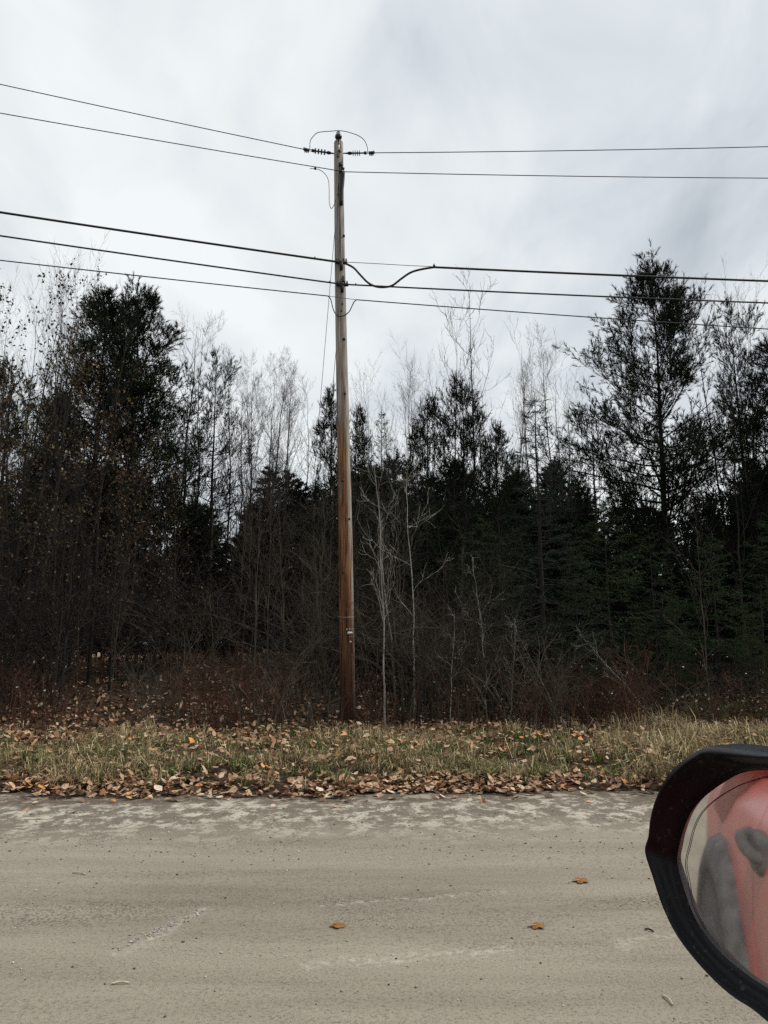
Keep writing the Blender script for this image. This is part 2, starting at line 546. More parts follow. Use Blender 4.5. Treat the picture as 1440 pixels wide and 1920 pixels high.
def bezier_pts(pts, n=40):
    """Smooth Catmull-Rom through points."""
    p = np.asarray(pts, float)
    p = np.vstack([2 * p[0] - p[1], p, 2 * p[-1] - p[-2]])
    out = []
    per = max(2, n // (len(p) - 3))
    for i in range(1, len(p) - 2):
        t = np.linspace(0, 1, per, endpoint=(i == len(p) - 3))[:, None]
        a, b, c, d = p[i - 1], p[i], p[i + 1], p[i + 2]
        out.append(0.5 * (2 * b + (c - a) * t + (2 * a - 5 * b + 4 * c - d) * t ** 2 + (3 * b - a - 3 * c + d) * t ** 3))
    return np.vstack(out)


# ------------------------------------------------------------------ the setting: ground and road
def sheet(name, xs, ys, zf, mat, smooth=True):
    X, Y = np.meshgrid(xs, ys)
    Z = zf(X, Y)
    V = np.stack([X, Y, Z], -1).reshape(-1, 3)
    idx = np.arange(X.size).reshape(X.shape)
    F = np.stack([idx[:-1, :-1], idx[:-1, 1:], idx[1:, 1:], idx[1:, :-1]], -1).reshape(-1, 4)
    return link(name, Geo().add(V, F).mesh(name, mat, smooth))


xs = np.unique(np.concatenate([np.linspace(-900, -40, 14), np.linspace(-40, -14, 14), np.linspace(-14, 14, 141), np.linspace(14, 40, 14), np.linspace(40, 900, 14)]))
ys = np.unique(np.concatenate([np.linspace(-900, -30, 10), np.linspace(-30, -3, 14), np.linspace(-3, 8, 12), np.linspace(8, 22, 106), np.linspace(22, 60, 30), np.linspace(60, 900, 12)]))
ground = tag(sheet('ground', xs, ys, ground_z, M['soil']), 'brown forest floor and verge soil rising behind the road', 'ground', kind='structure')


def build_road():
    rx = np.unique(np.concatenate([np.linspace(-800, -16, 40), np.linspace(-16, 16, 161), np.linspace(16, 800, 40)]))
    tt = np.linspace(0, 1, 56)
    X, T = np.meshgrid(rx, tt)
    e = edge_y(np.clip(X, -16, 16)) + 0.05 * np.sin(X * 9.1) * 0.6
    Y = ROAD_NEAR + (e - ROAD_NEAR) * T
    Z = 0.008 * np.sin(Y * 2.2 + 0.1 * X) + 0.004 * np.sin(X * 0.9 + Y * 1.1)
    Z = Z - 0.028 * sstep(0.93, 1.0, T)
    V = np.stack([X, Y, Z], -1).reshape(-1, 3)
    idx = np.arange(X.size).reshape(X.shape)
    F = np.stack([idx[:-1, :-1], idx[:-1, 1:], idx[1:, 1:], idx[1:, :-1]], -1).reshape(-1, 4)
    tag(link('road', Geo().add(V, F).mesh('road', M['road'], True)), 'dusty tan worn road surface', 'road', kind='structure')


build_road()


def road_z(x, y):
    return 0.008 * np.sin(y * 2.2 + 0.1 * x) + 0.004 * np.sin(x * 0.9 + y * 1.1)


# ------------------------------------------------------------------ utility pole and its wires
def pole_at(z):
    t = (z - p_base[2]) / (p_top[2] - p_base[2])
    return p_base + (p_top - p_base) * t


def pole_r(z):
    t = (z - p_base[2]) / (p_top[2] - p_base[2])
    return 0.148 + (0.094 - 0.148) * t


pole_root = link('utility_pole', None)
pole_root.location = (p_base[0], p_base[1], float(ground_z(p_base[0], p_base[1])))
tag(pole_root, 'tall brown and grey wooden utility pole standing in the grass verge', 'utility pole')


def ppart(name, geo, mat, smooth=True, parent=None):
    """A part of the pole, its mesh given in world metres."""
    par = parent or pole_root
    o = link(name, geo.mesh(name, mat, smooth))
    bpy.context.view_layer.update()
    o.parent = par
    o.matrix_parent_inverse = par.matrix_world.inverted()
    return o


def pole_pts(px, py, out=0.0):
    """Point on the camera side of the pole at a photograph pixel, `out` metres proud of the wood."""
    q = W(px, py, POLE_Y)
    for _ in range(3):
        c = pole_at(q[2])
        r = pole_r(q[2]) + out
        dx = np.clip(q[0] - c[0], -r * 0.98, r * 0.98)
        yy = c[1] - math.sqrt(max(r * r - dx * dx, 0))
        q = W(px, py, yy)
    return q


def build_pole():
    rng = np.random.default_rng(5)
    g = Geo()
    zs = np.concatenate([[p_base[2] - 0.6], np.linspace(p_base[2], p_top[2] - 0.03, 60), [p_top[2] - 0.012, p_top[2], p_top[2] + 0.001]])
    rr = np.array([pole_r(z) for z in zs])
    rr[-3] *= 0.97
    rr[-2] *= 0.86
    rr[-1] = 0.001
    s = 36
    th = np.arange(s) * 2 * np.pi / s
    wob = 1 + 0.012 * np.sin(3 * th[None] + zs[:, None] * 0.6) + 0.010 * rng.normal(size=(1, s)) + 0.006 * np.sin(zs[:, None] * 2.3 + th[None] * 2)
    c = np.array([pole_at(z) for z in zs])
    c[:, 0] += 0.012 * np.sin((zs - p_base[2]) * 0.5)
    ring = np.stack([c[:, 0:1] + rr[:, None] * wob * np.cos(th), c[:, 1:2] + rr[:, None] * wob * np.sin(th), np.broadcast_to(zs[:, None], (len(zs), s))], -1)
    base = np.array(pole_root.location)
    idx = np.arange(len(zs) * s).reshape(len(zs), s)
    a, b = idx[:-1], idx[1:]
    g.add((ring - base).reshape(-1, 3), np.stack([a, np.roll(a, -1, 1), np.roll(b, -1, 1), b], -1).reshape(-1, 4))
    o = link('pole', g.mesh('pole', M['pole'], True), pole_root)
    o['label'] = 'wood weathered grey at the top, orange brown lower down'

    # pole-top pin, strap and insulator
    top = pole_at(p_top[2])
    strap = Geo()
    a, b = pole_pts(634, 262, 0.012), pole_pts(635, 292, 0.012)
    strap.box((a + b) / 2, (0.05, 0.016, abs(a[2] - b[2]) + 0.05))
    ppart('pin_bracket', strap, M['metal_galv'], False)
    pin = Geo()
    ptop = W(634, 247, POLE_Y - 0.10)
    pin.tube_capped([W(635, 268, POLE_Y - 0.10), W(634.6, 258, POLE_Y - 0.10)], [0.022, 0.02], 10)
    ppart('pin', pin, M['metal_dark'])
    ins = Geo()
    o0 = W(634.5, 260.5, POLE_Y - 0.10)
    ins.lathe([(0.002, 0), (0.045, 0.0), (0.070, 0.02), (0.076, 0.05), (0.066, 0.078), (0.050, 0.092)], o0, (0, 0, 1))
    body = ppart('pin_insulator', ins, M['ceramic'])
    col = Geo()
    col.lathe([(0.046, 0.088), (0.056, 0.10), (0.052, 0.118), (0.038, 0.125)], o0, (0, 0, 1))
    ppart('collar', col, M['ceramic_white'], parent=body)
    cap = Geo()
    cap.lathe([(0.036, 0.122), (0.046, 0.135), (0.040, 0.152), (0.022, 0.165), (0.002, 0.168)], o0, (0, 0, 1))
    ppart('cap', cap, M['ceramic'], parent=body)
    # bolts, knots and brackets on the camera side
    for px, py, r in ((635.5, 271, 0.022), (636, 284, 0.035), (633.5, 294, 0.020), (633.5, 365, 0.014), (645, 442, 0.02), (645, 636, 0.028), (640, 583, 0.016), (642, 570, 0.016), (647, 738, 0.02), (642, 901, 0.026), (655, 973, 0.022), (643, 1073, 0.018)):
        q = pole_pts(px, py)
        g = Geo().lathe([(0.002, 0.03), (r * 0.8, 0.026), (r, 0.012), (r * 1.05, -0.03)], q, (0, -1, 0), 10)
        ppart('bolt', g, M['metal_dark'])
    # neutral bracket with spool and the dark insulated bar below it
    g = Geo()
    g.box(pole_pts(638.5, 309, 0.03), (0.075, 0.06, 0.075))
    g.box(pole_pts(639, 315, 0.02), (0.06, 0.05, 0.10))
    ppart('neutral_bracket', g, M['metal_dark'], False)
    q = pole_pts(640.5, 319, 0.06)
    g = Geo().lathe([(0.03, -0.06), (0.052, -0.055), (0.052, -0.03), (0.032, -0.015), (0.032, 0.015), (0.052, 0.03), (0.052, 0.055), (0.03, 0.06)], q, (0.25, 0, 1))
    ppart('spool', g, M['ceramic'])
    g = Geo().tube_capped(bezier_pts([pole_pts(642, 322, 0.05), pole_pts(641.5, 340, 0.05), pole_pts(640, 360, 0.045), pole_pts(639.5, 384, 0.04)], 14), np.linspace(0.054, 0.040, 12)[:len(bezier_pts([0 * p_top] * 4, 14))], 10)
    ppart('insulated_bar', g, M['metal_dark'])
    # clamps of the two communication cables, with rust-dark backing plates
    for py in (492, 534):
        g = Geo()
        c = pole_pts(640 + (py - 492) * 0.04, py, 0.05)
        g.box(c, (0.24, 0.06, 0.045))
        g.box(c + np.array((0, 0.0, -0.07)), (0.06, 0.07, 0.17))
        br = ppart('cable_bracket', g, M['metal_dark'], False)
        for dx in (-0.095, -0.045, 0.05, 0.095):
            h = Geo().lathe([(0.002, 0.07), (0.013, 0.068), (0.016, 0.05), (0.016, 0.0)], c + np.array((dx, 0, 0.015)), (0, 0, 1), 8)
            ppart('clamp_bolt', h, M['metal_dark'], parent=br)
    g = Geo()
    g.lathe([(0.03, 0), (0.036, 0.02), (0.028, 0.04), (0.036, 0.06), (0.028, 0.08), (0.036, 0.10), (0.02, 0.12)], pole_pts(643.5, 528, 0.03), (0, 0, 1), 10)
    ppart('small_insulator', g, M['rubber'])
    # dead-end insulators, one on each side
    for a, b, sheds in ((W(627, 288, POLE_Y), W(569, 280, 13.75), (0.32, 0.42, 0.52, 0.62)), (W(645, 287.5, POLE_Y), W(702, 286.5, 13.97), (0.30, 0.37, 0.44, 0.51))):
        d = b - a
        L = np.linalg.norm(d)
        u = d / L
        r = Geo()
        r.tube_capped([a + u * 0.03, a + u * L * 0.68], [0.016, 0.016], 8)
        root = ppart('dead_end_insulator', r, M['rubber'])
        for t in sheds:
            h = Geo().lathe([(0.015, -0.012), (0.056, -0.004), (0.056, 0.004), (0.015, 0.012)], a + u * L * t, u, 14)
            ppart('shed', h, M['rubber'], parent=root)
        h = Geo()
        for s0 in (-1, 1):
            side = np.array((0, 0, 0.017)) * s0
            h.tube_capped([a + u * L * 0.68 + side, a + u * L * 0.86 + side], 0.007, 6)
        h.lathe([(0.002, 0), (0.032, 0.0), (0.032, 0.05), (0.002, 0.05)], a + u * L * 0.66, u, 8)
        h.lathe([(0.002, 0), (0.030, 0.0), (0.034, 0.09), (0.02, 0.12), (0.002, 0.12)], a + u * L * 0.82, u, 8)
        for t in (0.85, 0.90, 0.95):
            h.box(a + u * L * t - np.array((0, 0, 0.02)), (0.022, 0.03, 0.075))
        hook = [a + u * (L * 0.94) + np.array((0, 0, 0.02)), a + u * (L * 0.97) + np.array((0, 0, 0.045)), a + u * L * 1.0 + np.array((0, 0, 0.03)), a + u * L * 1.0]
        h.tubes(bezier_pts(hook, 12), np.full(len(bezier_pts(hook, 12)), 0.006), 6)
        ppart('strain_clamp', h, M['metal_dark'], parent=root)
        h = Geo().lathe([(0.002, 0), (0.024, 0.0), (0.034, 0.03), (0.034, 0.06), (0.024, 0.09), (0.002, 0.09)], a + u * L * 0.12, u, 10)
        h.tube_capped([a - u * 0.04, a + u * L * 0.13], 0.012, 8)
        ppart('shackle', h, M['metal_dark'], parent=root)

    # number characters, name plate and disc nailed on at head height
    def text(body, px, py, size, mat, nm):
        cu = bpy.data.curves.new('number', 'FONT')
        cu.body = body
        cu.size = size
        cu.extrude = 0.003
        cu.align_x = 'CENTER'
        cu.align_y = 'CENTER'
        tmp = bpy.data.objects.new('number', cu)
        COL.objects.link(tmp)
        dg = bpy.context.evaluated_depsgraph_get()
        me = bpy.data.meshes.new_from_object(tmp.evaluated_get(dg))
        bpy.data.objects.remove(tmp)
        me.materials.clear()
        me.materials.append(mat)
        o = link(nm, me, pole_root)
        q = pole_pts(px, py, 0.012)
        c = pole_at(q[2])
        yaw = math.atan2(q[0] - c[0], c[1] - q[1])
        o.location = Vector(q) - pole_root.location
        o.rotation_euler = (math.pi / 2, 0.0, yaw)
        return o
    for ch, px in (('A', 650.5), ('2', 655.5), ('0', 660.2)):
        text(ch, px, 1180, 0.062, M['tag'], 'number_character')
    text('1', 655, 1193.5, 0.036, M['tag'], 'number_character')
    text('1', 658, 1193.5, 0.036, M['tag'], 'number_character')
    g = Geo()
    q = pole_pts(656.5, 1187, 0.008)
    c = pole_at(q[2])
    yaw = math.atan2(q[0] - c[0], c[1] - q[1])
    ax = np.array(((math.cos(yaw), math.sin(yaw), 0), (-math.sin(yaw), math.cos(yaw), 0), (0, 0, 1)))
    g.box(q, (0.115, 0.006, 0.05), ax)
    ppart('name_plate', g, M['tag'], False)
    q = pole_pts(657, 1203.5, 0.004)
    g = Geo().lathe([(0.002, 0.008), (0.018, 0.006), (0.021, 0.0), (0.021, -0.02)], q, (0, -1, 0), 14)
    ppart('marker_disc', g, M['tag'])
    # a wire band round the pole above the tags
    c = pole_at(W(652, 1156, POLE_Y)[2])
    t = np.linspace(0, 2 * np.pi, 30)
    rr = pole_r(c[2]) + 0.008
    g = Geo().tubes(np.stack([c[0] + rr * np.cos(t), c[1] + rr * np.sin(t), c[2] + 0.02 * np.sin(t)], 1), np.full(30, 0.005), 5)
    ppart('wire_band', g, M['metal_galv'])


build_pole()


def span(name, pts_px, radius, mat, label, cat='power line', sides=6):
    """pts: list of world points along a wire; a smooth tube through them."""
    P = bezier_pts(pts_px, max(24, 8 * len(pts_px)))
    o = link(name, Geo().tubes(P, np.full(len(P), radius), sides).mesh(name, mat, True))
    return tag(o, label, cat, 'wires and cables on the pole')


def hang(a, b, far, sag, n=26):
    """Points from a through b (seen at the frame edge) on towards the next pole `far` metres away."""
    a, b = np.asarray(a, float), np.asarray(b, float)
    h = np.linalg.norm((b - a)[:2])
    u = (b - a)[:2] / h
    k = 4 * sag / far ** 2
    s = np.concatenate([np.linspace(0, h, 12), np.linspace(h, far, n)[1:]])
    sl = ((b[2] - a[2]) - k * h * h) / h
    return np.stack([a[0] + u[0] * s, a[1] + u[1] * s, a[2] + sl * s + k * s * s], 1)


YL, YR = 12.4, 13.75
YC = POLE_Y - 0.16


def wires():
    def line(name, a, b, far, sag, r, mat, label, cat='power line'):
        P = hang(a, b, far, sag)
        o = link(name, Geo().tubes(P, np.full(len(P), r), 6).mesh(name, mat, True))
        tag(o, label, cat, 'wires and cables on the pole')
    line('conductor', W(570, 280, 13.75), W(0, 158, YL), 48, 0.7, 0.0085, M['wire'], 'topmost bare wire pulling away from the shorter-finned insulator on the sloping side')
    line('conductor', W(702, 286.5, 13.97), W(1440, 275, YR), 48, 0.7, 0.0085, M['wire'], 'topmost bare wire running level from the big-finned insulator at the pole top')
    line('conductor', W(640, 321, YC), W(0, 212, YL), 48, 0.7, 0.0085, M['wire'], 'second wire from the top, with a tap lead curling off it')
    line('conductor', W(643, 322, YC), W(1440, 334, YR), 48, 0.7, 0.0085, M['wire'], 'second wire from the top, leaving the spool on the level side')
    line('communication_cable', W(640, 492, YC), W(0, 398, YL), 48, 0.6, 0.021, M['cable'], 'thick black cable coming up to the upper cable bracket', 'cable')
    line('communication_cable', W(814, 501, 13.86), W(1440, 527, YR), 46, 0.5, 0.021, M['cable'], 'thick black cable leading away beyond the deep drooping loop', 'cable')
    line('communication_cable', W(642, 533, YC), W(0, 442, YL), 48, 0.6, 0.0155, M['cable'], 'middle black cable coming to the lower cable bracket', 'cable')
    line('communication_cable', W(642, 533, YC), W(1440, 568, YR), 48, 0.6, 0.0155, M['cable'], 'middle black cable passing under the drooping loop', 'cable')
    line('communication_cable', W(615, 555, YC), W(0, 488, YL), 48, 0.6, 0.0105, M['cable'], 'lowest thin cable coming to the small slack loop', 'cable')
    line('communication_cable', W(668, 562, YC), W(1440, 617, YR), 48, 0.6, 0.0105, M['cable'], 'lowest thin cable leaving the small slack loop', 'cable')

    def w(pts, Y):
        return [W(x, y, Y) for x, y in pts]
    span('cable_loop', w([(640, 492), (652, 496), (664, 503), (676, 516), (690, 530), (704, 537), (720, 538.5), (736, 535), (752, 523), (770, 511), (790, 505), (814, 501)], YC), 0.021, M['cable'], 'deep drooping loop of thick black cable beside the pole', 'cable')
    span('cable_loop', w([(615, 555), (620, 561), (623, 573), (627, 585), (634, 593), (644, 592), (654, 585), (660, 574), (664, 566), (668, 562)], YC - 0.03), 0.0105, M['cable'], 'small slack loop of thin cable crossing the pole', 'cable')
    span('messenger_wire', w([(641, 491), (700, 494), (760, 497.5), (814, 500)], YC + 0.03), 0.006, M['wire'], 'thin straight strand above the drooping cable loop', 'wire')
    span('messenger_wire', w([(615, 555), (640, 558.5), (668, 562)], YC), 0.005, M['wire'], 'thin straight strand bridging the small slack loop', 'wire')
    span('jumper_wire', [W(x, y, 13.80 + 0.001 * i) for i, (x, y) in enumerate([(581, 279), (581.6, 265), (587, 256), (595, 249), (606, 247), (620, 246), (634, 245), (648, 246.5), (662, 250.5), (674, 255.5), (683, 263), (688, 274), (690, 286)])], 0.0075, M['wire'], 'wire hoop arching over the insulator on the pole top', 'wire')
    span('tap_wire', w([(581, 316), (592, 316.5), (602, 320), (611, 328), (616, 340), (617.2, 358), (617.5, 380), (621, 391), (626, 385), (630, 374)], YC), 0.0065, M['wire'], 'thin lead curling down from the second wire to the pole', 'wire')
    # small clamps sitting on the wires
    for px, py, Y, s, lab in ((591, 316, YC, 0.05, 'small dark clamp joining the tap lead to the wire'), (590.5, 484, 13.8, 0.04, 'small clip on the thick cable before the upper bracket'),
                              (814, 499, 13.86, 0.055, 'clamp where the drooping loop meets its strand'), (618, 529, YC, 0.035, 'small clip on the middle cable beside the guy wire'),
                              (667, 533.5, YC, 0.035, 'small clip on the middle cable past the lower bracket')):
        q = W(px, py, Y)
        g = Geo().lathe([(0.002, -s * 0.5), (s * 0.4, -s * 0.45), (s * 0.5, 0), (s * 0.4, s * 0.45), (s * 0.2, s * 0.5), (s * 0.2, s * 0.9), (0.002, s * 0.95)], q, (0, 0, 1), 8)
        tag(link('cable_clamp', g.mesh('cable_clamp', M['metal_dark'])), lab, 'clamp')
    for (a, b, lab) in (((630, 405), (555, 1290), 'upper thin guy wire slanting down into the trees behind'), ((634, 612), (574, 1290), 'lower thin guy wire slanting down into the trees behind')):
        A = W(a[0], a[1], POLE_Y + 0.05)
        B = W(b[0], b[1], 19.0)
        B = A + (B - A) * ((A[2] - float(ground_z(B[0], B[1])) + 0.1) / (A[2] - B[2]))
        P = np.linspace(A, B, 12)
        tag(link('guy_wire', Geo().tubes(P, np.full(12, 0.0055), 5).mesh('guy_wire', M['wire'], True)), lab, 'guy wire')


wires()


# ------------------------------------------------------------------ growing trees
def grow(rng, P, R, n, t0, t1, ang, length, k=4, up=0.0, wig=0.1, rr=0.6, tip=0.25, flat=False, angj=0.25, rmin=0.0015, lj=0.35, tpow=1.0):
    m, K, _ = P.shape
    t = t0 + (t1 - t0) * ((np.arange(n)[None] + rng.random((m, n))) / n) ** (1 / tpow)
    f = t * (K - 1)
    i = np.clip(f.astype(int), 0, K - 2)
    u = (f - i)[..., None]
    mi = np.arange(m)[:, None]
    A, B = P[mi, i], P[mi, i + 1]
    pos = A * (1 - u) + B * u
    tan = nrm(B - A)
    rad = R[mi, i] * (1 - u[..., 0]) + R[mi, i + 1] * u[..., 0]
    plen = np.linalg.norm(np.diff(P, axis=1), axis=2).sum(1)[:, None]
    ref = np.where(np.abs(tan[..., 2:3]) > 0.9, np.array((1.0, 0, 0)), np.array((0, 0, 1.0)))
    Nn = nrm(np.cross(tan, ref))
    Bn = np.cross(tan, Nn)
    if flat:
        phi = np.where((np.arange(n)[None] + rng.integers(0, 2, (m, 1))) % 2 == 0, 0.0, np.pi) + rng.normal(0, 0.35, (m, n))
    else:
        phi = np.arange(n)[None] * 2.39996 + rng.random((m, 1)) * 6.283 + rng.normal(0, 0.4, (m, n))
    a = ang(t) if callable(ang) else ang
    a = a + rng.normal(0, angj, (m, n))
    d = np.cos(a)[..., None] * tan + np.sin(a)[..., None] * (np.cos(phi)[..., None] * Nn + np.sin(phi)[..., None] * Bn)
    Lc = length(t, plen) * (1 + lj * rng.uniform(-1, 1, (m, n)))
    step = (Lc / (k - 1))[..., None]
    pts = [pos]
    d = nrm(d)
    for j in range(k - 1):
        pts.append(pts[-1] + d * step)
        d = nrm(d + np.array((0, 0, 1.0)) * up / (k - 1) * 2 + rng.normal(0, wig, d.shape))
    P2 = np.stack(pts, 2).reshape(m * n, k, 3)
    r0 = np.maximum(np.minimum(rad * rr, Lc * 0.025 + 0.004), rmin)
    R2 = np.maximum((r0[..., None] * np.linspace(1, tip, k)).reshape(m * n, k), rmin * 0.6)
    return P2, R2


def needles(rng, P, n, length, width, spread, along=(0.4, 1.0), tipfan=0):
    """Needle blades round each shoot: n triangles per shoot."""
    m, K, _ = P.shape
    t = rng.uniform(along[0], along[1], (m, n))
    f = t * (K - 1)
    i = np.clip(f.astype(int), 0, K - 2)
    u = (f - i)[..., None]
    mi = np.arange(m)[:, None]
    A, B = P[mi, i], P[mi, i + 1]
    pos = A * (1 - u) + B * u
    tan = nrm(B - A)
    q = rng.normal(size=pos.shape)
    q = nrm(q - (q * tan).sum(-1, keepdims=True) * tan)
    a = np.abs(rng.normal(spread, 0.22, (m, n)))[..., None]
    d = np.cos(a) * tan + np.sin(a) * q
    L = length * rng.uniform(0.7, 1.2, (m, n))[..., None]
    w = nrm(np.cross(d, rng.normal(size=d.shape))) * width * 0.5
    V = np.stack([pos - w, pos + w, pos + d * L], 2).reshape(-1, 3)
    return V, np.arange(len(V)).reshape(-1, 3)


def leaf_quads(rng, P, n, size, along=(0.3, 1.0), droop=0.6):
    m, K, _ = P.shape
    t = rng.uniform(along[0], along[1], (m, n))
    f = t * (K - 1)
    i = np.clip(f.astype(int), 0, K - 2)
    u = (f - i)[..., None]
    mi = np.arange(m)[:, None]
    pos = (P[mi, i] * (1 - u) + P[mi, i + 1] * u).reshape(-1, 3)
    d = rng.normal(size=pos.shape)
    d[:, 2] -= droop
    d = nrm(d)
    s = nrm(np.cross(d, rng.normal(size=d.shape)))
    nn = np.cross(d, s)
    L = (size * rng.uniform(0.6, 1.25, len(pos)))[:, None]
    a = pos + d * L * 0.15
    mid = pos + d * L * 0.6 + nn * L * 0.12
    V = np.stack([a, mid + s * L * 0.33, pos + d * L * 1.15, mid - s * L * 0.33], 1).reshape(-1, 3)
    q = np.arange(len(pos))[:, None] * 4
    F = np.concatenate([q + np.array((0, 1, 2)), q + np.array((0, 2, 3))])
    return V, F


def trunk_line(rng, H, r, k=14, bend=0.02, lean=(0, 0), tip=0.06):
    t = np.linspace(0, 1, k)
    x = np.cumsum(rng.normal(0, bend, k)) * H / k * 2
    y = np.cumsum(rng.normal(0, bend, k)) * H / k * 2
    P = np.stack([x - x[0] + lean[0] * H * t ** 1.3, y - y[0] + lean[1] * H * t ** 1.3, H * t], 1)
    R = r * ((1 - t) * (1 - tip) + tip)
    R[0] *= 1.25
    P[0, 2] = -0.25
    return P[None], R[None]


def proto(name, parts):
    """parts: list of (part name, mesh). Kept unlinked until the first placement."""
    return (name, parts)


def place(pr, x, y, H, Hn, label, cat, group=None, rot=0.0, wide=1.0, lean=(0.0, 0.0), dz=0.0):
    name, parts = pr
    root = link(name, None)
    root.location = (x, y, float(ground_z(x, y)) + dz)
    s = H / Hn
    root.scale = (s * wide, s * wide, s)
    root.rotation_euler = (lean[0], lean[1], rot)
    tag(root, label, cat, group)
    for pn, me in parts:
        link(pn, me, root)
    return root


def make_pine(seed, H=11.0, crown0=0.28, Lmax=2.4, nl=64, n2=8, n3=5, nn=12, mat='needle_pine', nlen=0.10, nwid=0.011, shape=0.75, bend=0.012, lean=(0, 0), up=0.35, fork=False):
    rng = np.random.default_rng(seed)
    P, R = trunk_line(rng, H, 0.0125 * H, 16, bend, lean, 0.03)
    trunk = Geo().tubes(P, R, 8)

    def ln(t, pl):
        q = np.clip((t - crown0) / (1 - crown0), 0, 1)
        return Lmax * (np.clip(1 - q, 0, 1) ** shape * (0.55 + 0.45 * np.clip(q / 0.22, 0, 1)) + 0.10)
    P1, R1 = grow(rng, P, R, nl, crown0, 0.965, lambda t: 1.42 - 0.95 * np.clip((t - crown0) / (1 - crown0), 0, 1) ** 1.6, ln, 7, up, 0.09, 0.42, 0.15, lj=0.5, tpow=0.85)
    ll = np.repeat(np.linalg.norm(np.diff(P1, axis=1), axis=2).sum(1), n2)
    P2, R2 = grow(rng, P1, R1, n2, 0.28, 1.0, 0.75, lambda t, pl: pl * 0.36 * (1.15 - 0.6 * t) + 0.16, 5, up * 1.1, 0.12, 0.55, 0.3, lj=0.5)
    kp = rng.random(len(P2)) < np.clip(ll / Lmax * 1.5, 0.16, 1)
    P2, R2 = P2[kp], R2[kp]
    P3, R3 = grow(rng, P2, R2, n3, 0.25, 1.0, 0.65, lambda t, pl: 0.20 + 0.12 * pl, 3, 0.45, 0.12, 0.6, 0.4, rmin=0.0025)
    limbs = Geo().tubes(P1, R1, 4).tubes(P2, R2, 3).tubes(P3, R3, 3)
    fol = Geo()
    fol.add(*needles(rng, P3, nn, nlen, nwid, 0.5, (0.35, 1.0)))
    fol.add(*needles(rng, P2, nn, nlen, nwid, 0.55, (0.55, 1.0)))
    fol.add(*needles(rng, P1, nn * 2, nlen, nwid, 0.55, (0.7, 1.0)))
    fol.add(*needles(rng, P[:, -2:], nn * 3, nlen, nwid * 0.8, 0.45, (0.2, 1.0)))
    return proto('pine_tree', [('trunk', trunk.mesh('trunk', M['bark_dark'], True)), ('limbs', limbs.mesh('limbs', M['bark_dark'])), ('foliage', fol.mesh('foliage', M[mat]))]), H


def make_spruce(seed, H=8.0, Lmax=1.9, nl=105, n2=11, n3=5, nn=16, mat='needle_spruce', crown0=0.04, leader=0.10, nlen=0.030, nwid=0.010, droop=-0.10, bare_top=True, name='spruce_tree'):
    rng = np.random.default_rng(seed)
    P, R = trunk_line(rng, H, 0.011 * H, 16, 0.005, (0, 0), 0.05)
    trunk = Geo().tubes(P, R, 8)

    def ln(t, pl):
        q = np.clip((t - crown0) / (1 - crown0), 0, 1)
        return Lmax * (np.clip(1 - q, 0, 1) ** 0.85 * (0.72 + 0.28 * np.clip(q / 0.15, 0, 1))) + 0.10
    P1, R1 = grow(rng, P, R, nl, crown0, 0.97, lambda t: 1.72 - 0.80 * t ** 2.2, ln, 6, 0.16, 0.05, 0.32, 0.2, lj=0.35, angj=0.15)
    ll = np.repeat(np.linalg.norm(np.diff(P1, axis=1), axis=2).sum(1), n2)
    P2, R2 = grow(rng, P1, R1, n2, 0.15, 1.0, 0.85, lambda t, pl: pl * 0.40 * (1.1 - 0.75 * t) + 0.07, 4, droop, 0.06, 0.5, 0.3, flat=True, angj=0.15)
    kp = rng.random(len(P2)) < np.clip(ll / Lmax * 1.6, 0.12, 1)
    P2, R2 = P2[kp], R2[kp]
    P3, R3 = grow(rng, P2, R2, n3, 0.2, 1.0, 0.75, lambda t, pl: pl * 0.38 + 0.05, 3, droop * 0.6, 0.06, 0.6, 0.4, flat=True, rmin=0.002)
    limbs = Geo().tubes(P1, R1, 4).tubes(P2, R2, 3)
    fol = Geo()
    fol.add(*needles(rng, P3, nn, nlen, nwid, 0.75, (0.0, 1.0)))
    fol.add(*needles(rng, P2, int(nn * 1.6), nlen, nwid, 0.8, (0.1, 1.0)))
    fol.add(*needles(rng, P1, nn * 3, nlen, nwid, 0.9, (0.35, 1.0)))
    fol.add(*needles(rng, P[:, -3:], nn * 9, nlen, nwid, 0.8, (0.1, 1.0)))
    return proto(name, [('trunk', trunk.mesh('trunk', M['bark_dark'], True)), ('limbs', limbs.mesh('limbs', M['bark_dark'])), ('foliage', fol.mesh('foliage', M[mat]))]), H


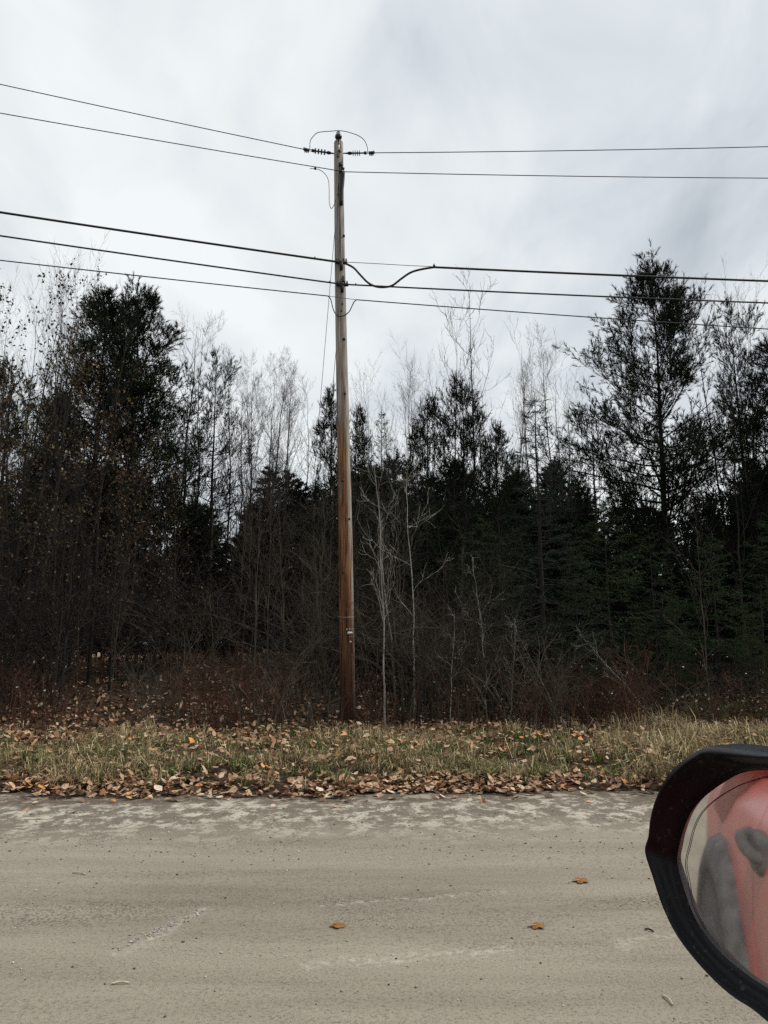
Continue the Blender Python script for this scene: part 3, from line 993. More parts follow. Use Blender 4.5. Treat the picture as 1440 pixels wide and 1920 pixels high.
def make_bare(seed, H=9.0, r=0.055, n1=16, n2=6, n3=5, n4=0, t0=0.25, ang=0.75, up=0.35, wig=0.10, len1=0.34, bark_m='bark_grey', bend=0.02, lean=(0, 0), rmin=0.0022, leaf=None, name='bare_tree', twig=0.22, kk=5, base_r=None):
    rng = np.random.default_rng(seed)
    P, R = trunk_line(rng, H, r, 18, bend, lean, 0.05)
    trunk = Geo().tubes(P, R, 7)
    br = Geo()
    P1, R1 = grow(rng, P, R, n1, t0, 0.98, ang, lambda t, pl: H * len1 * (1.12 - 0.85 * t), 7, up, wig, 0.55, 0.15, rmin=rmin)
    br.tubes(P1, R1, 4)
    P2, R2 = grow(rng, P1, R1, n2, 0.2, 0.98, 0.65, lambda t, pl: pl * 0.45 * (1.2 - 0.7 * t) + 0.08, kk, up, wig * 1.2, 0.6, 0.25, rmin=rmin)
    br.tubes(P2, R2, 3)
    P3, R3 = grow(rng, P2, R2, n3, 0.2, 1.0, 0.6, lambda t, pl: twig * (0.6 + 0.5 * pl), 4, up, wig * 1.3, 0.65, 0.4, rmin=rmin)
    br.tubes(P3, R3, 3)
    last = P3
    if n4:
        P4, R4 = grow(rng, P3, R3, n4, 0.2, 1.0, 0.6, lambda t, pl: twig * 0.55 + 0 * t, 3, up, wig, 0.7, 0.5, rmin=rmin)
        br.tubes(P4, R4, 3)
        last = P4
    parts = [('trunk', trunk.mesh('trunk', M[bark_m], True)), ('branches', br.mesh('branches', M[bark_m]))]
    if leaf:
        mat, n, size, frac = leaf
        sel = last[rng.random(len(last)) < frac]
        lf = Geo().add(*leaf_quads(rng, sel, n, size))
        parts.append(('leaves', lf.mesh('leaves', M[mat])))
    return proto(name, parts), H


def make_thicket(seed, H=1.7, n=13, spread=0.55, bark_m='bark_red', n1=6, n2=3, arch=0.4, leaf=None, name='bramble_bush', r=0.008):
    rng = np.random.default_rng(seed)
    k = 9
    t = np.linspace(0, 1, k)
    az = rng.random(n) * 6.283
    out = rng.uniform(0.15, 1.0, n) * arch * H
    hh = H * rng.uniform(0.5, 1.0, n)
    b = rng.normal(0, spread * 0.4, (n, 2))
    P = np.zeros((n, k, 3))
    P[:, :, 0] = b[:, :1] + np.cos(az)[:, None] * out[:, None] * t ** 1.8
    P[:, :, 1] = b[:, 1:] + np.sin(az)[:, None] * out[:, None] * t ** 1.8
    P[:, :, 2] = hh[:, None] * (t * 1.25 - 0.32 * t ** 2.5) - 0.05
    P += np.cumsum(rng.normal(0, 0.018 * H, P.shape), 1) * t[None, :, None]
    R = r * rng.uniform(0.6, 1.25, (n, 1)) * np.linspace(1, 0.3, k)[None]
    tw = Geo().tubes(P, R, 4)
    P1, R1 = grow(rng, P, R, n1, 0.25, 1.0, 0.8, lambda t, pl: pl * 0.30 * (1.2 - 0.6 * t), 5, 0.15, 0.16, 0.7, 0.4, rmin=0.0018)
    P2, R2 = grow(rng, P1, R1, n2, 0.2, 1.0, 0.7, lambda t, pl: pl * 0.4, 3, 0.1, 0.15, 0.7, 0.5, rmin=0.0015)
    tw.tubes(P1, R1, 3).tubes(P2, R2, 3)
    parts = [('stems', tw.mesh('stems', M[bark_m]))]
    if leaf:
        mat, nl, size, frac = leaf
        sel = P2[rng.random(len(P2)) < frac]
        parts.append(('leaves', Geo().add(*leaf_quads(rng, sel, nl, size)).mesh('leaves', M[mat])))
    return proto(name, parts), H


def topH(px, py, Y):
    """x and height of a tree whose top shows at (px, py) when it stands Y metres out."""
    q = W(px, py, Y)
    return q[0], q[2] - float(ground_z(q[0], Y))


exec_rng = np.random.default_rng(77)


def forest():
    rng = exec_rng
    # ---------------- evergreen trees one can name
    big_pine, Hb = make_pine(11, 11.5, 0.31, 2.55, 92, 11, 7, 16, shape=0.62, lean=(-0.01, 0), nlen=0.14, nwid=0.015)
    bushy, Hy = make_pine(23, 11.0, 0.32, 1.75, 100, 9, 7, 15, shape=0.60, nlen=0.13, nwid=0.015)
    mid_pine, Hm = make_pine(37, 9.0, 0.10, 1.75, 74, 9, 6, 14, shape=0.7, nlen=0.13, nwid=0.015)
    thin_pine, Ht = make_pine(41, 10.0, 0.30, 1.8, 34, 8, 6, 15, shape=0.4, nlen=0.13, nwid=0.014)
    spruce, Hs = make_spruce(53, 8.0, 1.75, 100, 11, 5, 15)
    fir, Hf = make_spruce(61, 5.0, 1.55, 80, 10, 4, 12, 'needle_fir', 0.03, nlen=0.034, nwid=0.012, droop=-0.22, name='fir_tree')
    fillA, HA = make_pine(71, 9.0, 0.03, 2.2, 76, 8, 4, 13, 'needle_shaded', 0.20, 0.036, 0.8)
    fillB, HB = make_spruce(73, 8.0, 2.0, 100, 9, 4, 12, 'needle_shaded', 0.02, nlen=0.11, nwid=0.036)

    def ev(pr, Hn, px, py, Y, label, group=None, rot=0.0, wide=1.0, lean=(0, 0), cat='tree'):
        x, h = topH(px, py, Y)
        return place(pr, x, Y, h, Hn, label, cat, group, rot, wide, lean)
    ev(bushy, Hy, 201, 560, 20.0, 'dense dark pine with twin-like top, joined crown beside the bare whips', rot=0.4, wide=1.12)
    ev(bushy, Hy, 263, 553, 20.6, 'dense dark pine with the higher rounded crown beside pale bare trees', rot=2.6, wide=1.1)
    ev(big_pine, Hb, 1216, 540, 21.5, 'tall open pine with bare lower trunk rising above all the wires', rot=0.9, wide=0.98)
    ev(spruce, Hs, 1002, 735, 15.0, 'dark pointed spruce with bare whorled leader at the front of the wood', rot=1.2)
    ev(mid_pine, Hm, 622, 738, 21.5, 'dark narrow pine standing directly behind the pole', rot=2.0, wide=0.72)
    ev(mid_pine, Hm, 668, 770, 23.0, 'small dark pine peeping out beside the pole', rot=4.4, wide=0.7)
    ev(mid_pine, Hm, 868, 716, 19.5, 'bushy dark pine below the twisted bare tree', rot=0.2, wide=0.85)
    ev(mid_pine, Hm, 800, 755, 20.4, 'dark pine with upturned tip next to the bushy pine', rot=3.4, wide=0.8)
    ev(mid_pine, Hm, 930, 800, 18.2, 'lower dark pine between the bushy pine and the spruce', rot=5.1, wide=0.85)
    ev(mid_pine, Hm, 25, 690, 22.0, 'dark pine behind the thin leafy trees', rot=1.4, wide=1.0)
    ev(mid_pine, Hm, 112, 735, 22.8, 'lower dark pine between the leafy trees and dense pines', rot=5.6, wide=0.95)
    ev(thin_pine, Ht, 408, 690, 23.5, 'thin ragged pine with dark clumps among bare trees', rot=1.0, wide=0.8)
    ev(thin_pine, Ht, 352, 760, 24.5, 'thin ragged pine half hidden behind the dense pines', rot=2.9)
    ev(thin_pine, Ht, 1372, 600, 22.5, 'sparse pine with thin trunk beside the tall open pine', rot=0.6, wide=0.75)
    ev(bushy, Hy, 1462, 640, 20.5, 'dense dark evergreen cut off beyond the sparse pine', rot=4.0, wide=1.15)
    ev(thin_pine, Ht, 1106, 775, 20.8, 'low sparse pine leaning out beside the spruce', rot=3.7, wide=0.9)
    ev(spruce, Hs, 716, 762, 25.0, 'slim spire-topped spruce far back in the wood', rot=2.2, wide=0.55)
    ev(spruce, Hs, 512, 830, 27.0, 'dull slim spruce behind the cluster of bare trees', rot=0.2, wide=0.6)
    for i, (px, py, Y, wd) in enumerate(((1130, 930, 16.2, 1.0), (1215, 985, 16.8, 0.9), (1330, 1000, 15.8, 1.05), (1440, 960, 16.4, 1.0), (1400, 1130, 14.6, 0.85), (905, 960, 16.6, 0.95), (1075, 1010, 15.3, 0.8), (1260, 1120, 14.9, 0.8), (800, 930, 18.5, 0.9), (1490, 1100, 14.8, 1.0))):
        ev(fir, Hf, px, py, Y, 'young dark green fir filling the shaded edge of the wood', 'young firs along the shaded edge', rot=i * 1.9, wide=wd)
    # background evergreens that close the wood
    k = 0
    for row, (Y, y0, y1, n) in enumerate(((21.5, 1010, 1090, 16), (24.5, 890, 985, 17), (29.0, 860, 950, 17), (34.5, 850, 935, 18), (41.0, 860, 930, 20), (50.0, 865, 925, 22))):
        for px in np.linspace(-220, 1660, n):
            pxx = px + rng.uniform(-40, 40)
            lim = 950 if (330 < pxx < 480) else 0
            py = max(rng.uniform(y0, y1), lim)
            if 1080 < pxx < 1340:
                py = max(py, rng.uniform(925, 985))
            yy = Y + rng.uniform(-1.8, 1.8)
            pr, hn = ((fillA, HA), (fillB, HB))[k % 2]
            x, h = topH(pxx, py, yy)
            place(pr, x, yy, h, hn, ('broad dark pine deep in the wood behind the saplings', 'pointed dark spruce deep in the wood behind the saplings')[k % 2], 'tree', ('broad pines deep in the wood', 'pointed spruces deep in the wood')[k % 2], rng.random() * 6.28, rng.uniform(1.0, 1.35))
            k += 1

    # ---------------- bare trees
    fineA, HfA = make_bare(101, 9.0, 0.060, 18, 7, 5, 3, 0.30, 0.62, 0.45, 0.09, 0.32, 'bark_shaded', bend=0.03)
    fineB, HfB = make_bare(103, 9.0, 0.055, 15, 7, 6, 3, 0.22, 0.70, 0.40, 0.11, 0.36, 'bark_shaded', bend=0.035)
    whip, Hw = make_bare(107, 7.0, 0.035, 14, 5, 4, 0, 0.2, 0.42, 0.45, 0.06, 0.42, 'bark_shaded', bend=0.03)
    ash, Hash = make_bare(109, 9.0, 0.050, 13, 4, 4, 0, 0.45, 0.75, 0.75, 0.16, 0.30, 'bark_grey', bend=0.012, rmin=0.0045, twig=0.24)
    dark, Hd = make_bare(113, 9.5, 0.075, 16, 6, 5, 0, 0.3, 0.75, 0.35, 0.13, 0.34, 'bark_dark', bend=0.025, rmin=0.003)

    def bt(pr, Hn, px, py, Y, label, group=None, rot=0.0, wide=1.0, lean=(0, 0)):
        x, h = topH(px, py, Y)
        if lean == (0, 0):
            lean = (rng.normal(0, 0.03), rng.normal(0, 0.045))
        return place(pr, x, Y, h, Hn, label, 'tree', group, rot, wide, lean)
    bt(dark, Hd, 332, 612, 23.0, 'dark crooked bare tree beside the dense rounded pines', rot=0.3, wide=0.8)
    bt(fineB, HfB, 385, 640, 24.0, 'pale fine-twigged bare tree beside the crooked dark one', rot=1.3, wide=0.8)
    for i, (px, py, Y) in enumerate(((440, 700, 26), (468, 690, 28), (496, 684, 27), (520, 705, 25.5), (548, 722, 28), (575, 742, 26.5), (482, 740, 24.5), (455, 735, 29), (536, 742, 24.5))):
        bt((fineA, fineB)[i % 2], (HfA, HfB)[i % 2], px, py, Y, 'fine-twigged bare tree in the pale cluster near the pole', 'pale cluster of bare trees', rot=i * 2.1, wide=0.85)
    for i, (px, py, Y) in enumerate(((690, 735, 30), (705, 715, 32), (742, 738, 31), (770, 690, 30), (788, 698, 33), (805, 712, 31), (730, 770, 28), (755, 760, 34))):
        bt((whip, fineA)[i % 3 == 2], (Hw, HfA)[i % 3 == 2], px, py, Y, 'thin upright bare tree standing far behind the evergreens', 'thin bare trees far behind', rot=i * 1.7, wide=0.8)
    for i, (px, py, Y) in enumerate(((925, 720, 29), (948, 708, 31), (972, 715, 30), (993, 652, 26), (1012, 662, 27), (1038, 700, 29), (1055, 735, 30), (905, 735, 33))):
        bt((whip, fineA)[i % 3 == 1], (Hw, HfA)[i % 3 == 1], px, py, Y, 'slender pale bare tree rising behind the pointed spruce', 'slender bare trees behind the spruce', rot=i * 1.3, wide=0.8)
    bt(ash, Hash, 884, 548, 20.0, 'tall bare tree with sparse upcurved branches above the bushy pine', rot=0.5, wide=0.95)
    bt(ash, Hash, 838, 606, 20.6, 'shorter bare tree with upcurved branches above the bushy pine', rot=2.7, wide=0.7)
    bt(dark, Hd, 1352, 560, 21.0, 'dark bare tree with long straight shoots beside the open pine', rot=2.2, wide=0.55)
    for i, (px, py, Y) in enumerate(((1345, 590, 20), (1372, 575, 21), (1395, 600, 21.6), (1415, 640, 22))):
        bt(whip, Hw, px, py, Y, 'bare whip with long straight shoots beside the tall open pine', 'bare whips beside the open pine', rot=i * 1.1, wide=0.8)
    for i, (px, py, Y) in enumerate(((95, 545, 17.5), (118, 520, 18), (150, 540, 18.5), (70, 575, 17), (175, 600, 17.2), (35, 600, 18.2))):
        bt(whip, Hw, px, py, Y, 'straight bare whip rising beside the dense pines', 'bare whips beside the dense pines', rot=i * 1.5, wide=0.8)

    # leafy young trees
    leafyA, HlA = make_bare(131, 8.0, 0.040, 18, 6, 4, 0, 0.22, 0.60, 0.42, 0.10, 0.34, 'bark_dark', leaf=('leaf_dark', 2, 0.075, 0.55), name='leafy_tree')
    leafyB, HlB = make_bare(137, 6.5, 0.040, 18, 7, 5, 0, 0.15, 0.80, 0.25, 0.12, 0.36, 'bark_dark', leaf=('leaf_brown', 2, 0.070, 0.62), name='leafy_tree')
    for i, (px, py, Y) in enumerate(((42, 528, 15.6), (8, 560, 16.2), (98, 548, 16.6), (-30, 600, 15.4))):
        bt(leafyA, HlA, px, py, Y, 'tall thin tree with a few dark leaves left at its tip', 'thin trees still holding dark leaves', rot=i * 2.3, wide=0.85)
    for i, (px, py, Y) in enumerate(((130, 640, 16.0), (205, 690, 16.4), (60, 700, 15.2), (265, 800, 16.8), (150, 790, 15.0), (20, 790, 14.8), (320, 880, 17.4), (232, 870, 15.8))):
        bt(leafyB, HlB, px, py, Y, 'young tree with rusty brown leaves in front of the dense pines', 'young trees with rusty leaves', rot=i * 1.7, wide=0.95)

    # ---------------- saplings at the front of the wood
    sapA, HsA = make_bare(151, 4.5, 0.022, 13, 5, 3, 0, 0.2, 0.62, 0.3, 0.13, 0.34, 'bark_grey', bend=0.02, name='bare_sapling', rmin=0.0025)
    sapB, HsB = make_bare(157, 4.0, 0.018, 12, 5, 3, 0, 0.15, 0.75, 0.2, 0.16, 0.38, 'bark_grey', bend=0.035, name='bare_sapling', rmin=0.0025)
    sapC, HsC = make_bare(163, 3.6, 0.020, 14, 6, 4, 0, 0.15, 0.85, 0.1, 0.17, 0.42, 'bark_dark', bend=0.04, name='bare_sapling', rmin=0.0025)
    sapP, HsP = make_bare(167, 4.2, 0.020, 8, 4, 2, 0, 0.3, 0.6, 0.3, 0.15, 0.28, 'bark_pale', bend=0.03, name='birch_sapling', rmin=0.003)
    sapQ, HsQ = make_bare(173, 3.6, 0.018, 7, 3, 2, 0, 0.35, 0.8, 0.2, 0.2, 0.30, 'bark_birch', bend=0.05, name='birch_sapling', rmin=0.003)
    named = (
        (sapA, HsA, 489, 905, 13.6, 'straight grey sapling with forked top near the pole', 0.2, (0, 0)),
        (sapA, HsA, 512, 930, 13.9, 'grey sapling paired with the forked one near the pole', 1.9, (0, 0.03)),
        (sapA, HsA, 545, 960, 14.2, 'grey sapling standing closest beside the pole', 3.3, (0, 0.06)),
        (sapP, HsP, 722, 900, 13.4, 'pale slim sapling rising from the grass beside the pole', 0.3, (0, -0.03)),
        (sapA, HsA, 752, 880, 14.4, 'grey sapling next to the pale slim one', 2.8, (0, 0.02)),
        (sapP, HsP, 742, 800, 16.0, 'pale birch leaning out from behind the pole', 4.1, (0, 0.16)),
        (sapQ, HsQ, 772, 872, 15.0, 'whitish crooked birch with kinked stem', 1.0, (0, -0.05)),
        (sapQ, HsQ, 905, 1040, 14.6, 'white broken birch stem among the dark firs', 2.2, (0, 0.10)),
        (sapQ, HsQ, 842, 1140, 14.0, 'short white birch stem leaning in the brush', 3.9, (0, -0.08)),
        (sapA, HsA, 1302, 950, 14.0, 'thin grey sapling in front of the young firs', 5.0, (0, 0)),
        (sapB, HsB, 850, 1000, 14.3, 'dull thin sapling between the birches and firs', 0.9, (0, 0.05)),
    )
    for pr, hn, px, py, Y, lab, rot, lean in named:
        x, h = topH(px, py, Y)
        place(pr, x, Y, h, hn, lab, 'sapling', None, rot, 0.9, lean)
    r3 = np.random.default_rng(8)
    for px, Y, h, lean, lab in ((1060, 13.9, 2.6, 0.75, 'pale dead sapling leaning low in front of the young firs'), (1240, 13.8, 2.2, -0.70, 'pale dead sapling bent back towards the pointed spruce'), (1120, 14.0, 1.7, 0.95, 'short pale dead sapling fallen almost flat before the firs'), (955, 13.9, 2.1, 0.45, 'thin pale dead sapling slanting at the foot of the spruce')):
        q = W(px, 1370, Y)
        o = place(sapP, q[0], Y, h, HsP, lab, 'sapling', None, r3.random() * 6.28, 1.3, (0.1, lean))
        o.name = 'dead_sapling'
    for i in range(96):
        px = rng.uniform(-120, 1560)
        Y = rng.uniform(13.5, 19.5)
        if px > 930 and rng.random() < 0.8:
            continue
        py = rng.uniform(860, 1080) if px < 900 else rng.uniform(960, 1140)
        j = int(rng.integers(0, 3))
        pr, hn = ((sapA, HsA), (sapB, HsB), (sapC, HsC))[j]
        lab = ('upright grey bare sapling in the tangle at the wood edge', 'crooked thin bare sapling in the tangle at the wood edge', 'dark spreading bare sapling in the tangle at the wood edge')[j]
        x, h = topH(px, py, Y)
        place(pr, x, Y, h, hn, lab, 'sapling', ('upright saplings', 'crooked saplings', 'dark spreading saplings')[j] + ' at the wood edge', rng.random() * 6.28, rng.uniform(0.8, 1.15), (rng.normal(0, 0.07), rng.normal(0, 0.09)))

    # ---------------- low brush
    br = [make_thicket(201 + i, 1.6, 13, 0.6, ('bark_red', 'bark_grey', 'bark_red', 'bark_dark')[i], 6, 3, (0.45, 0.8, 0.6, 0.5)[i]) for i in range(4)]
    brl = make_thicket(211, 1.1, 12, 0.6, 'bark_red', 6, 3, 0.5, ('leaf_whitish', 1, 0.045, 0.10))
    big = make_thicket(215, 3.0, 14, 0.9, 'bark_grey', 8, 4, 0.9, r=0.011)
    big2 = make_thicket(216, 3.0, 14, 0.9, 'bark_dark', 8, 4, 0.9, ('leaf_brown', 1, 0.06, 0.25), r=0.011)
    grn = make_thicket(217, 1.0, 14, 0.5, 'bark_red', 7, 3, 0.5, ('leaf_green', 2, 0.05, 0.6), name='leafy_shrub')
    labs = ('reddish bare bramble clump on the leaf litter', 'grey arching bramble clump on the leaf litter', 'spreading reddish bramble clump on the leaf litter', 'dark bare bramble clump on the leaf litter')
    for i in range(112):
        x = rng.uniform(-8.2, 8.6)
        y = 12.5 + 6.0 * rng.random() ** 1.6
        if abs(x - p_base[0]) < 0.5 and y < 14.4:
            continue
        if -6.5 < x < -3.0 and y < 17 and rng.random() < 0.6:
            continue
        j = int(rng.integers(0, 6))
        if j < 4:
            place(br[j][0], x, y, rng.uniform(0.9, 1.9), br[j][1], labs[j], 'bush', labs[j].split(' on ')[0] + 's', rng.random() * 6.28, rng.uniform(0.9, 1.3))
        else:
            place(brl[0], x, y, rng.uniform(0.7, 1.3), brl[1], 'low bramble with scattered whitish dead leaves', 'bush', 'brambles with whitish leaves', rng.random() * 6.28, 1.1)
    for i in range(34):
        x = rng.uniform(-9, 2.2)
        y = rng.uniform(14.2, 19.5)
        b_ = big2 if (x < -1.2 and rng.random() < 0.75) else big
        lb_ = ('tall arching tangle of blackish stems', 'tall arching tangle of bare grey stems')[b_ is big]
        place(b_[0], x, y, rng.uniform(2.2, 3.6), b_[1], lb_, 'bush', lb_.replace('tangle', 'tangles'), rng.random() * 6.28, rng.uniform(0.9, 1.2))
    for i, (px, py, Y) in enumerate(((1350, 1325, 13.4), (1385, 1340, 13.6), (1310, 1345, 13.8))):
        x, h = topH(px, py, Y)
        place(grn[0], x, Y, max(h, 0.55), grn[1], ('low shrub with yellowish green leaves by the grass bank', 'low green shrub next to the yellowish one', 'small leafy shrub at the foot of the firs')[i], 'bush', None, i * 2.0, 1.1)


forest()


# ------------------------------------------------------------------ verge: grass, leaves, gravel
def blades(rng, x, y, z, L, w, bend, up=1.0):
    n = len(x)
    az = rng.random(n) * 6.283
    d = np.stack([np.cos(az), np.sin(az), 0 * az], 1)
    s = np.stack([-np.sin(az), np.cos(az), 0 * az], 1) * (w * 0.5)[:, None]
    b = np.stack([x, y, z], 1)
    m = b + d * (L * bend * 0.35)[:, None] + np.array((0, 0, 1.0)) * (L * 0.62 * up)[:, None]
    t = b + d * (L * bend * 1.0)[:, None] + np.array((0, 0, 1.0)) * (L * up * (1.0 - 0.45 * bend))[:, None]
    V = np.stack([b - s, b + s, m + s * 0.7, m - s * 0.7, t], 1).reshape(-1, 3)
    q = np.arange(n)[:, None] * 5
    return V, q + np.array((0, 1, 2, 3)), q + np.array((3, 2, 4))


def pn(x, y, s):
    """Cheap smooth patch noise in 0..1."""
    return 0.5 + 0.25 * (np.sin(x * s + 1.3 * np.sin(y * s * 0.8)) + np.sin(y * s * 1.7 + 2.1 * np.sin(x * s * 0.6 + 1)))


LEAF = np.array([(0, -0.5, 0), (0.30, -0.22, 0.06), (0.36, 0.12, 0.10), (0.0, 0.55, 0.05), (-0.36, 0.12, 0.10), (-0.30, -0.22, 0.06), (0, 0.0, 0)])
LEAFF = np.array([(0, 1, 6), (1, 2, 6), (2, 3, 6), (3, 4, 6), (4, 5, 6), (5, 0, 6)])


def leaf_mesh(rng, n, x, y, z, size, tilt):
    V = np.broadcast_to(LEAF, (n, 7, 3)).copy()
    curl = rng.uniform(-1.4, 2.2, (n, 1))
    V[:, :, 2] *= curl
    V[:, 3, 2] += rng.uniform(-0.12, 0.22, n)
    V[:, :, 0] *= rng.uniform(0.7, 1.15, (n, 1))
    V[:, :6] += rng.normal(0, 0.035, (n, 6, 3))
    V *= size[:, None, None]
    a = rng.random(n) * 6.283
    tx, ty = rng.normal(0, 1, n) * tilt, rng.normal(0, 1, n) * tilt
    ca, sa = np.cos(a)[:, None], np.sin(a)[:, None]
    X = V[:, :, 0] * ca - V[:, :, 1] * sa
    Y = V[:, :, 0] * sa + V[:, :, 1] * ca
    Z = V[:, :, 2] + X * np.tan(np.clip(tx, -1.1, 1.1))[:, None] * 0.8 + Y * np.tan(np.clip(ty, -1.1, 1.1))[:, None] * 0.8
    Z = Z - Z.min(1, keepdims=True)
    out = np.stack([X + x[:, None], Y + y[:, None], Z + z[:, None]], -1)
    F = (np.arange(n) * 7)[:, None, None] + LEAFF[None]
    return out.reshape(-1, 3), F.reshape(-1, 3)


def verge():
    rng = np.random.default_rng(909)
    # grass
    for name, n, mat, lab, lo, hi, wid in (('grass', 40000, 'grass_green', 'short green grass along the verge', 0.07, 0.19, 0.013), ('dry_grass', 44000, 'grass_straw', 'dry straw-coloured grass along the verge', 0.09, 0.26, 0.0105)):
        nt_ = n // 22
        cx = rng.uniform(-8.2, 9.0, nt_ * 2)
        cy = rng.uniform(8.6, 13.6, nt_ * 2)
        dep = cy - edge_y(cx)
        pr = sstep(0.05, 0.8, dep) * (1 - sstep(3.4, 4.9, dep + 0.5 * np.sin(cx * 1.3) + 0.3 * np.sin(cx * 3.7))) * (0.05 + 0.95 * sstep(0.34, 0.60, pn(cx + (5 if 'dry' in name else 0), cy * 1.6, 1.5)))
        if name == 'grass':
            pr *= 0.6 + 0.6 * sstep(4.5, 7, cx)
        keep = rng.random(nt_ * 2) < pr
        cx, cy = cx[keep], cy[keep]
        tl = rng.uniform(0.45, 1.25, len(cx)) + 0.7 * (rng.random(len(cx)) < 0.12)
        k_ = 26
        x = (cx[:, None] + rng.normal(0, 0.045, (len(cx), k_))).ravel()
        y = (cy[:, None] + rng.normal(0, 0.045, (len(cx), k_))).ravel()
        L = rng.uniform(lo, hi, len(x)) * np.repeat(tl, k_) * (1 + 0.5 * sstep(2.5, 4.0, x) * (1 if 'dry' in name else 0))
        V, q, t = blades(rng, x, y, ground_z(x, y) - 0.01, L, np.full(len(x), wid) * rng.uniform(0.7, 1.3, len(x)), rng.uniform(0.25, 1.45, len(x)))
        g = Geo().add(V, q)
        g.f[3].append(t)
        tag(link(name, g.mesh(name, M[mat])), lab, 'grass', kind='stuff')
    # leaf litter on the forest floor
    n = 24000
    x = rng.uniform(-11, 9.5, n)
    y = 12.0 + 9.5 * rng.random(n) ** 1.7
    V, F = leaf_mesh(rng, n, x, y, ground_z(x, y) + rng.uniform(0, 0.03, n), rng.uniform(0.045, 0.10, n), 0.45)
    tag(link('leaf_litter', Geo().add(V, F).mesh('leaf_litter', M['leaf_litter'])), 'brown fallen leaves carpeting the floor of the wood', 'leaf litter', kind='stuff')
    # leaves in the verge and along the road edge
    n = 14000
    x = rng.uniform(-8, 8.8, n)
    dep = np.where(rng.random(n) < 0.45, np.abs(rng.normal(0.22, 0.34, n)) - 0.10, rng.uniform(0.2, 4.4, n))
    keep = rng.random(n) < (0.15 + 0.95 * pn(x, dep, 1.9))
    x, dep = x[keep], dep[keep]
    y = edge_y(x) + dep
    z = np.maximum(ground_z(x, y), np.where(dep < 0.05, -0.02, -1)) + rng.uniform(0.0, 0.05, len(x)) * (1 + sstep(0.5, 2, dep)) + 0.15 * sstep(0.5, 1.2, dep) * rng.random(len(x))
    V, F = leaf_mesh(rng, len(x), x, y, z, rng.uniform(0.045, 0.105, len(x)), 0.34)
    tag(link('leaf_drift', Geo().add(V, F).mesh('leaf_drift', M['leaf_drift'])), 'tan and orange fallen leaves drifted along the verge', 'leaf litter', kind='stuff')
    # single leaves that can be told apart along the road edge
    lm = []
    cols = [(0.36, 0.23, 0.145), (0.27, 0.145, 0.08), (0.47, 0.36, 0.26), (0.42, 0.19, 0.06), (0.18, 0.10, 0.06), (0.52, 0.42, 0.32)]
    for i, c in enumerate(cols):
        mt = plain('fallen leaf %d' % i, c, 0.75, 0, 0.25, 0.35, 60)
        V, F = leaf_mesh(np.random.default_rng(40 + i), 1, np.zeros(1), np.zeros(1), np.zeros(1), np.array([0.085]), 0.12)
        lm.append(Geo().add(V, F).mesh('fallen_leaf', mt))
    words = ('tan', 'rusty brown', 'pale buff', 'orange', 'dark brown', 'whitish tan')
    for i in range(300):
        j = int(rng.choice(6, p=(0.26, 0.22, 0.2, 0.1, 0.12, 0.1)))
        x = rng.uniform(-5.2, 4.6)
        dp = rng.normal(-0.02, 0.30)
        if dp < -0.30 and rng.random() < 0.5:
            dp = rng.normal(0.15, 0.15)
        y = float(edge_y(x)) + dp
        z = float(road_z(x, y)) - 0.024 if dp < -0.02 else float(ground_z(x, y))
        o = link('fallen_leaf', lm[j])
        o.location = (x, y, max(z, -0.02) + 0.012 + 0.04 * rng.random() * (dp > 0.02))
        o.rotation_euler = (rng.normal(0, 0.28), rng.normal(0, 0.28), rng.random() * 6.28)
        o.scale = (rng.uniform(0.7, 1.45),) * 3
        tag(o, words[j] + ' dry leaf lying along the far edge of the road', 'leaf', words[j] + ' leaves along the road edge')
    # the leaves out on the road itself
    lone = plain('rust-orange leaf', (0.20, 0.095, 0.030), 0.8, 0, 0.15, 0.35, 50)
    for (px, py, s, lab) in ((634, 1734, 0.10, 'rusty orange leaf lying alone out on the road'), (1007, 1736, 0.10, 'rusty orange leaf with upright stalk on the road'), (1089, 1653, 0.12, 'rusty orange leaf with long stalk further across the road')):
        q = G0(px, py)
        r2 = np.random.default_rng(px)
        root = link('maple_leaf', None)
        root.location = (q[0], q[1], float(road_z(q[0], q[1])) + 0.005)
        root.rotation_euler = (0, 0, r2.random() * 6.28)
        tag(root, lab, 'leaf')
        k = 20
        th = np.linspace(0, 2 * np.pi, k, endpoint=False)
        rad = s * 0.5 * (0.62 + 0.38 * np.abs(np.cos(th * 2.5)))
        ring = np.stack([rad * np.cos(th), rad * np.sin(th), 0.003 + 0.003 * np.sin(th * 3) + 0.003 * r2.random(k)], 1)
        link('blade', Geo().ngon_fan(ring).mesh('blade', lone), root)
        st = np.array([(-0.02 * s * 5, 0, 0.01), (-0.6 * s, 0.01, 0.012), (-0.95 * s, 0.03, 0.006)])
        link('stalk', Geo().tubes(st, np.array((0.0022, 0.0018, 0.0014)), 4).mesh('stalk', M['stick']), root)
    q = G0(1131, 1452)
    o = link('maple_leaf', lm[3])
    o.location = (q[0], float(edge_y(q[0])) + 0.12, 0.05)
    o.scale = (1.7, 1.7, 1.7)
    o.rotation_euler = (0.5, 0.2, 0.4)
    tag(o, 'large bright orange leaf standing at the verge edge', 'leaf')
    # sticks on the road
    for (a, b, lab) in (((208, 1850), (241, 1848), 'short pale stick lying flat on the road'), ((1209, 1742), (1225, 1747), 'small dark twig on the road near the mirror'), ((136, 1636), (160, 1639), 'thin pale straw on the road beside the wheel track'), ((1243, 1870), (1262, 1888), 'thin pale straw on the road below the mirror')):
        A, B = G0(*a), G0(*b)
        A[2], B[2] = float(road_z(A[0], A[1])) + 0.006, float(road_z(B[0], B[1])) + 0.006
        Mid = (A + B) / 2 + np.array((0.004, 0.006, 0.004))
        g = Geo().tube_capped(bezier_pts([A, Mid, B], 8), 0.0045, 6)
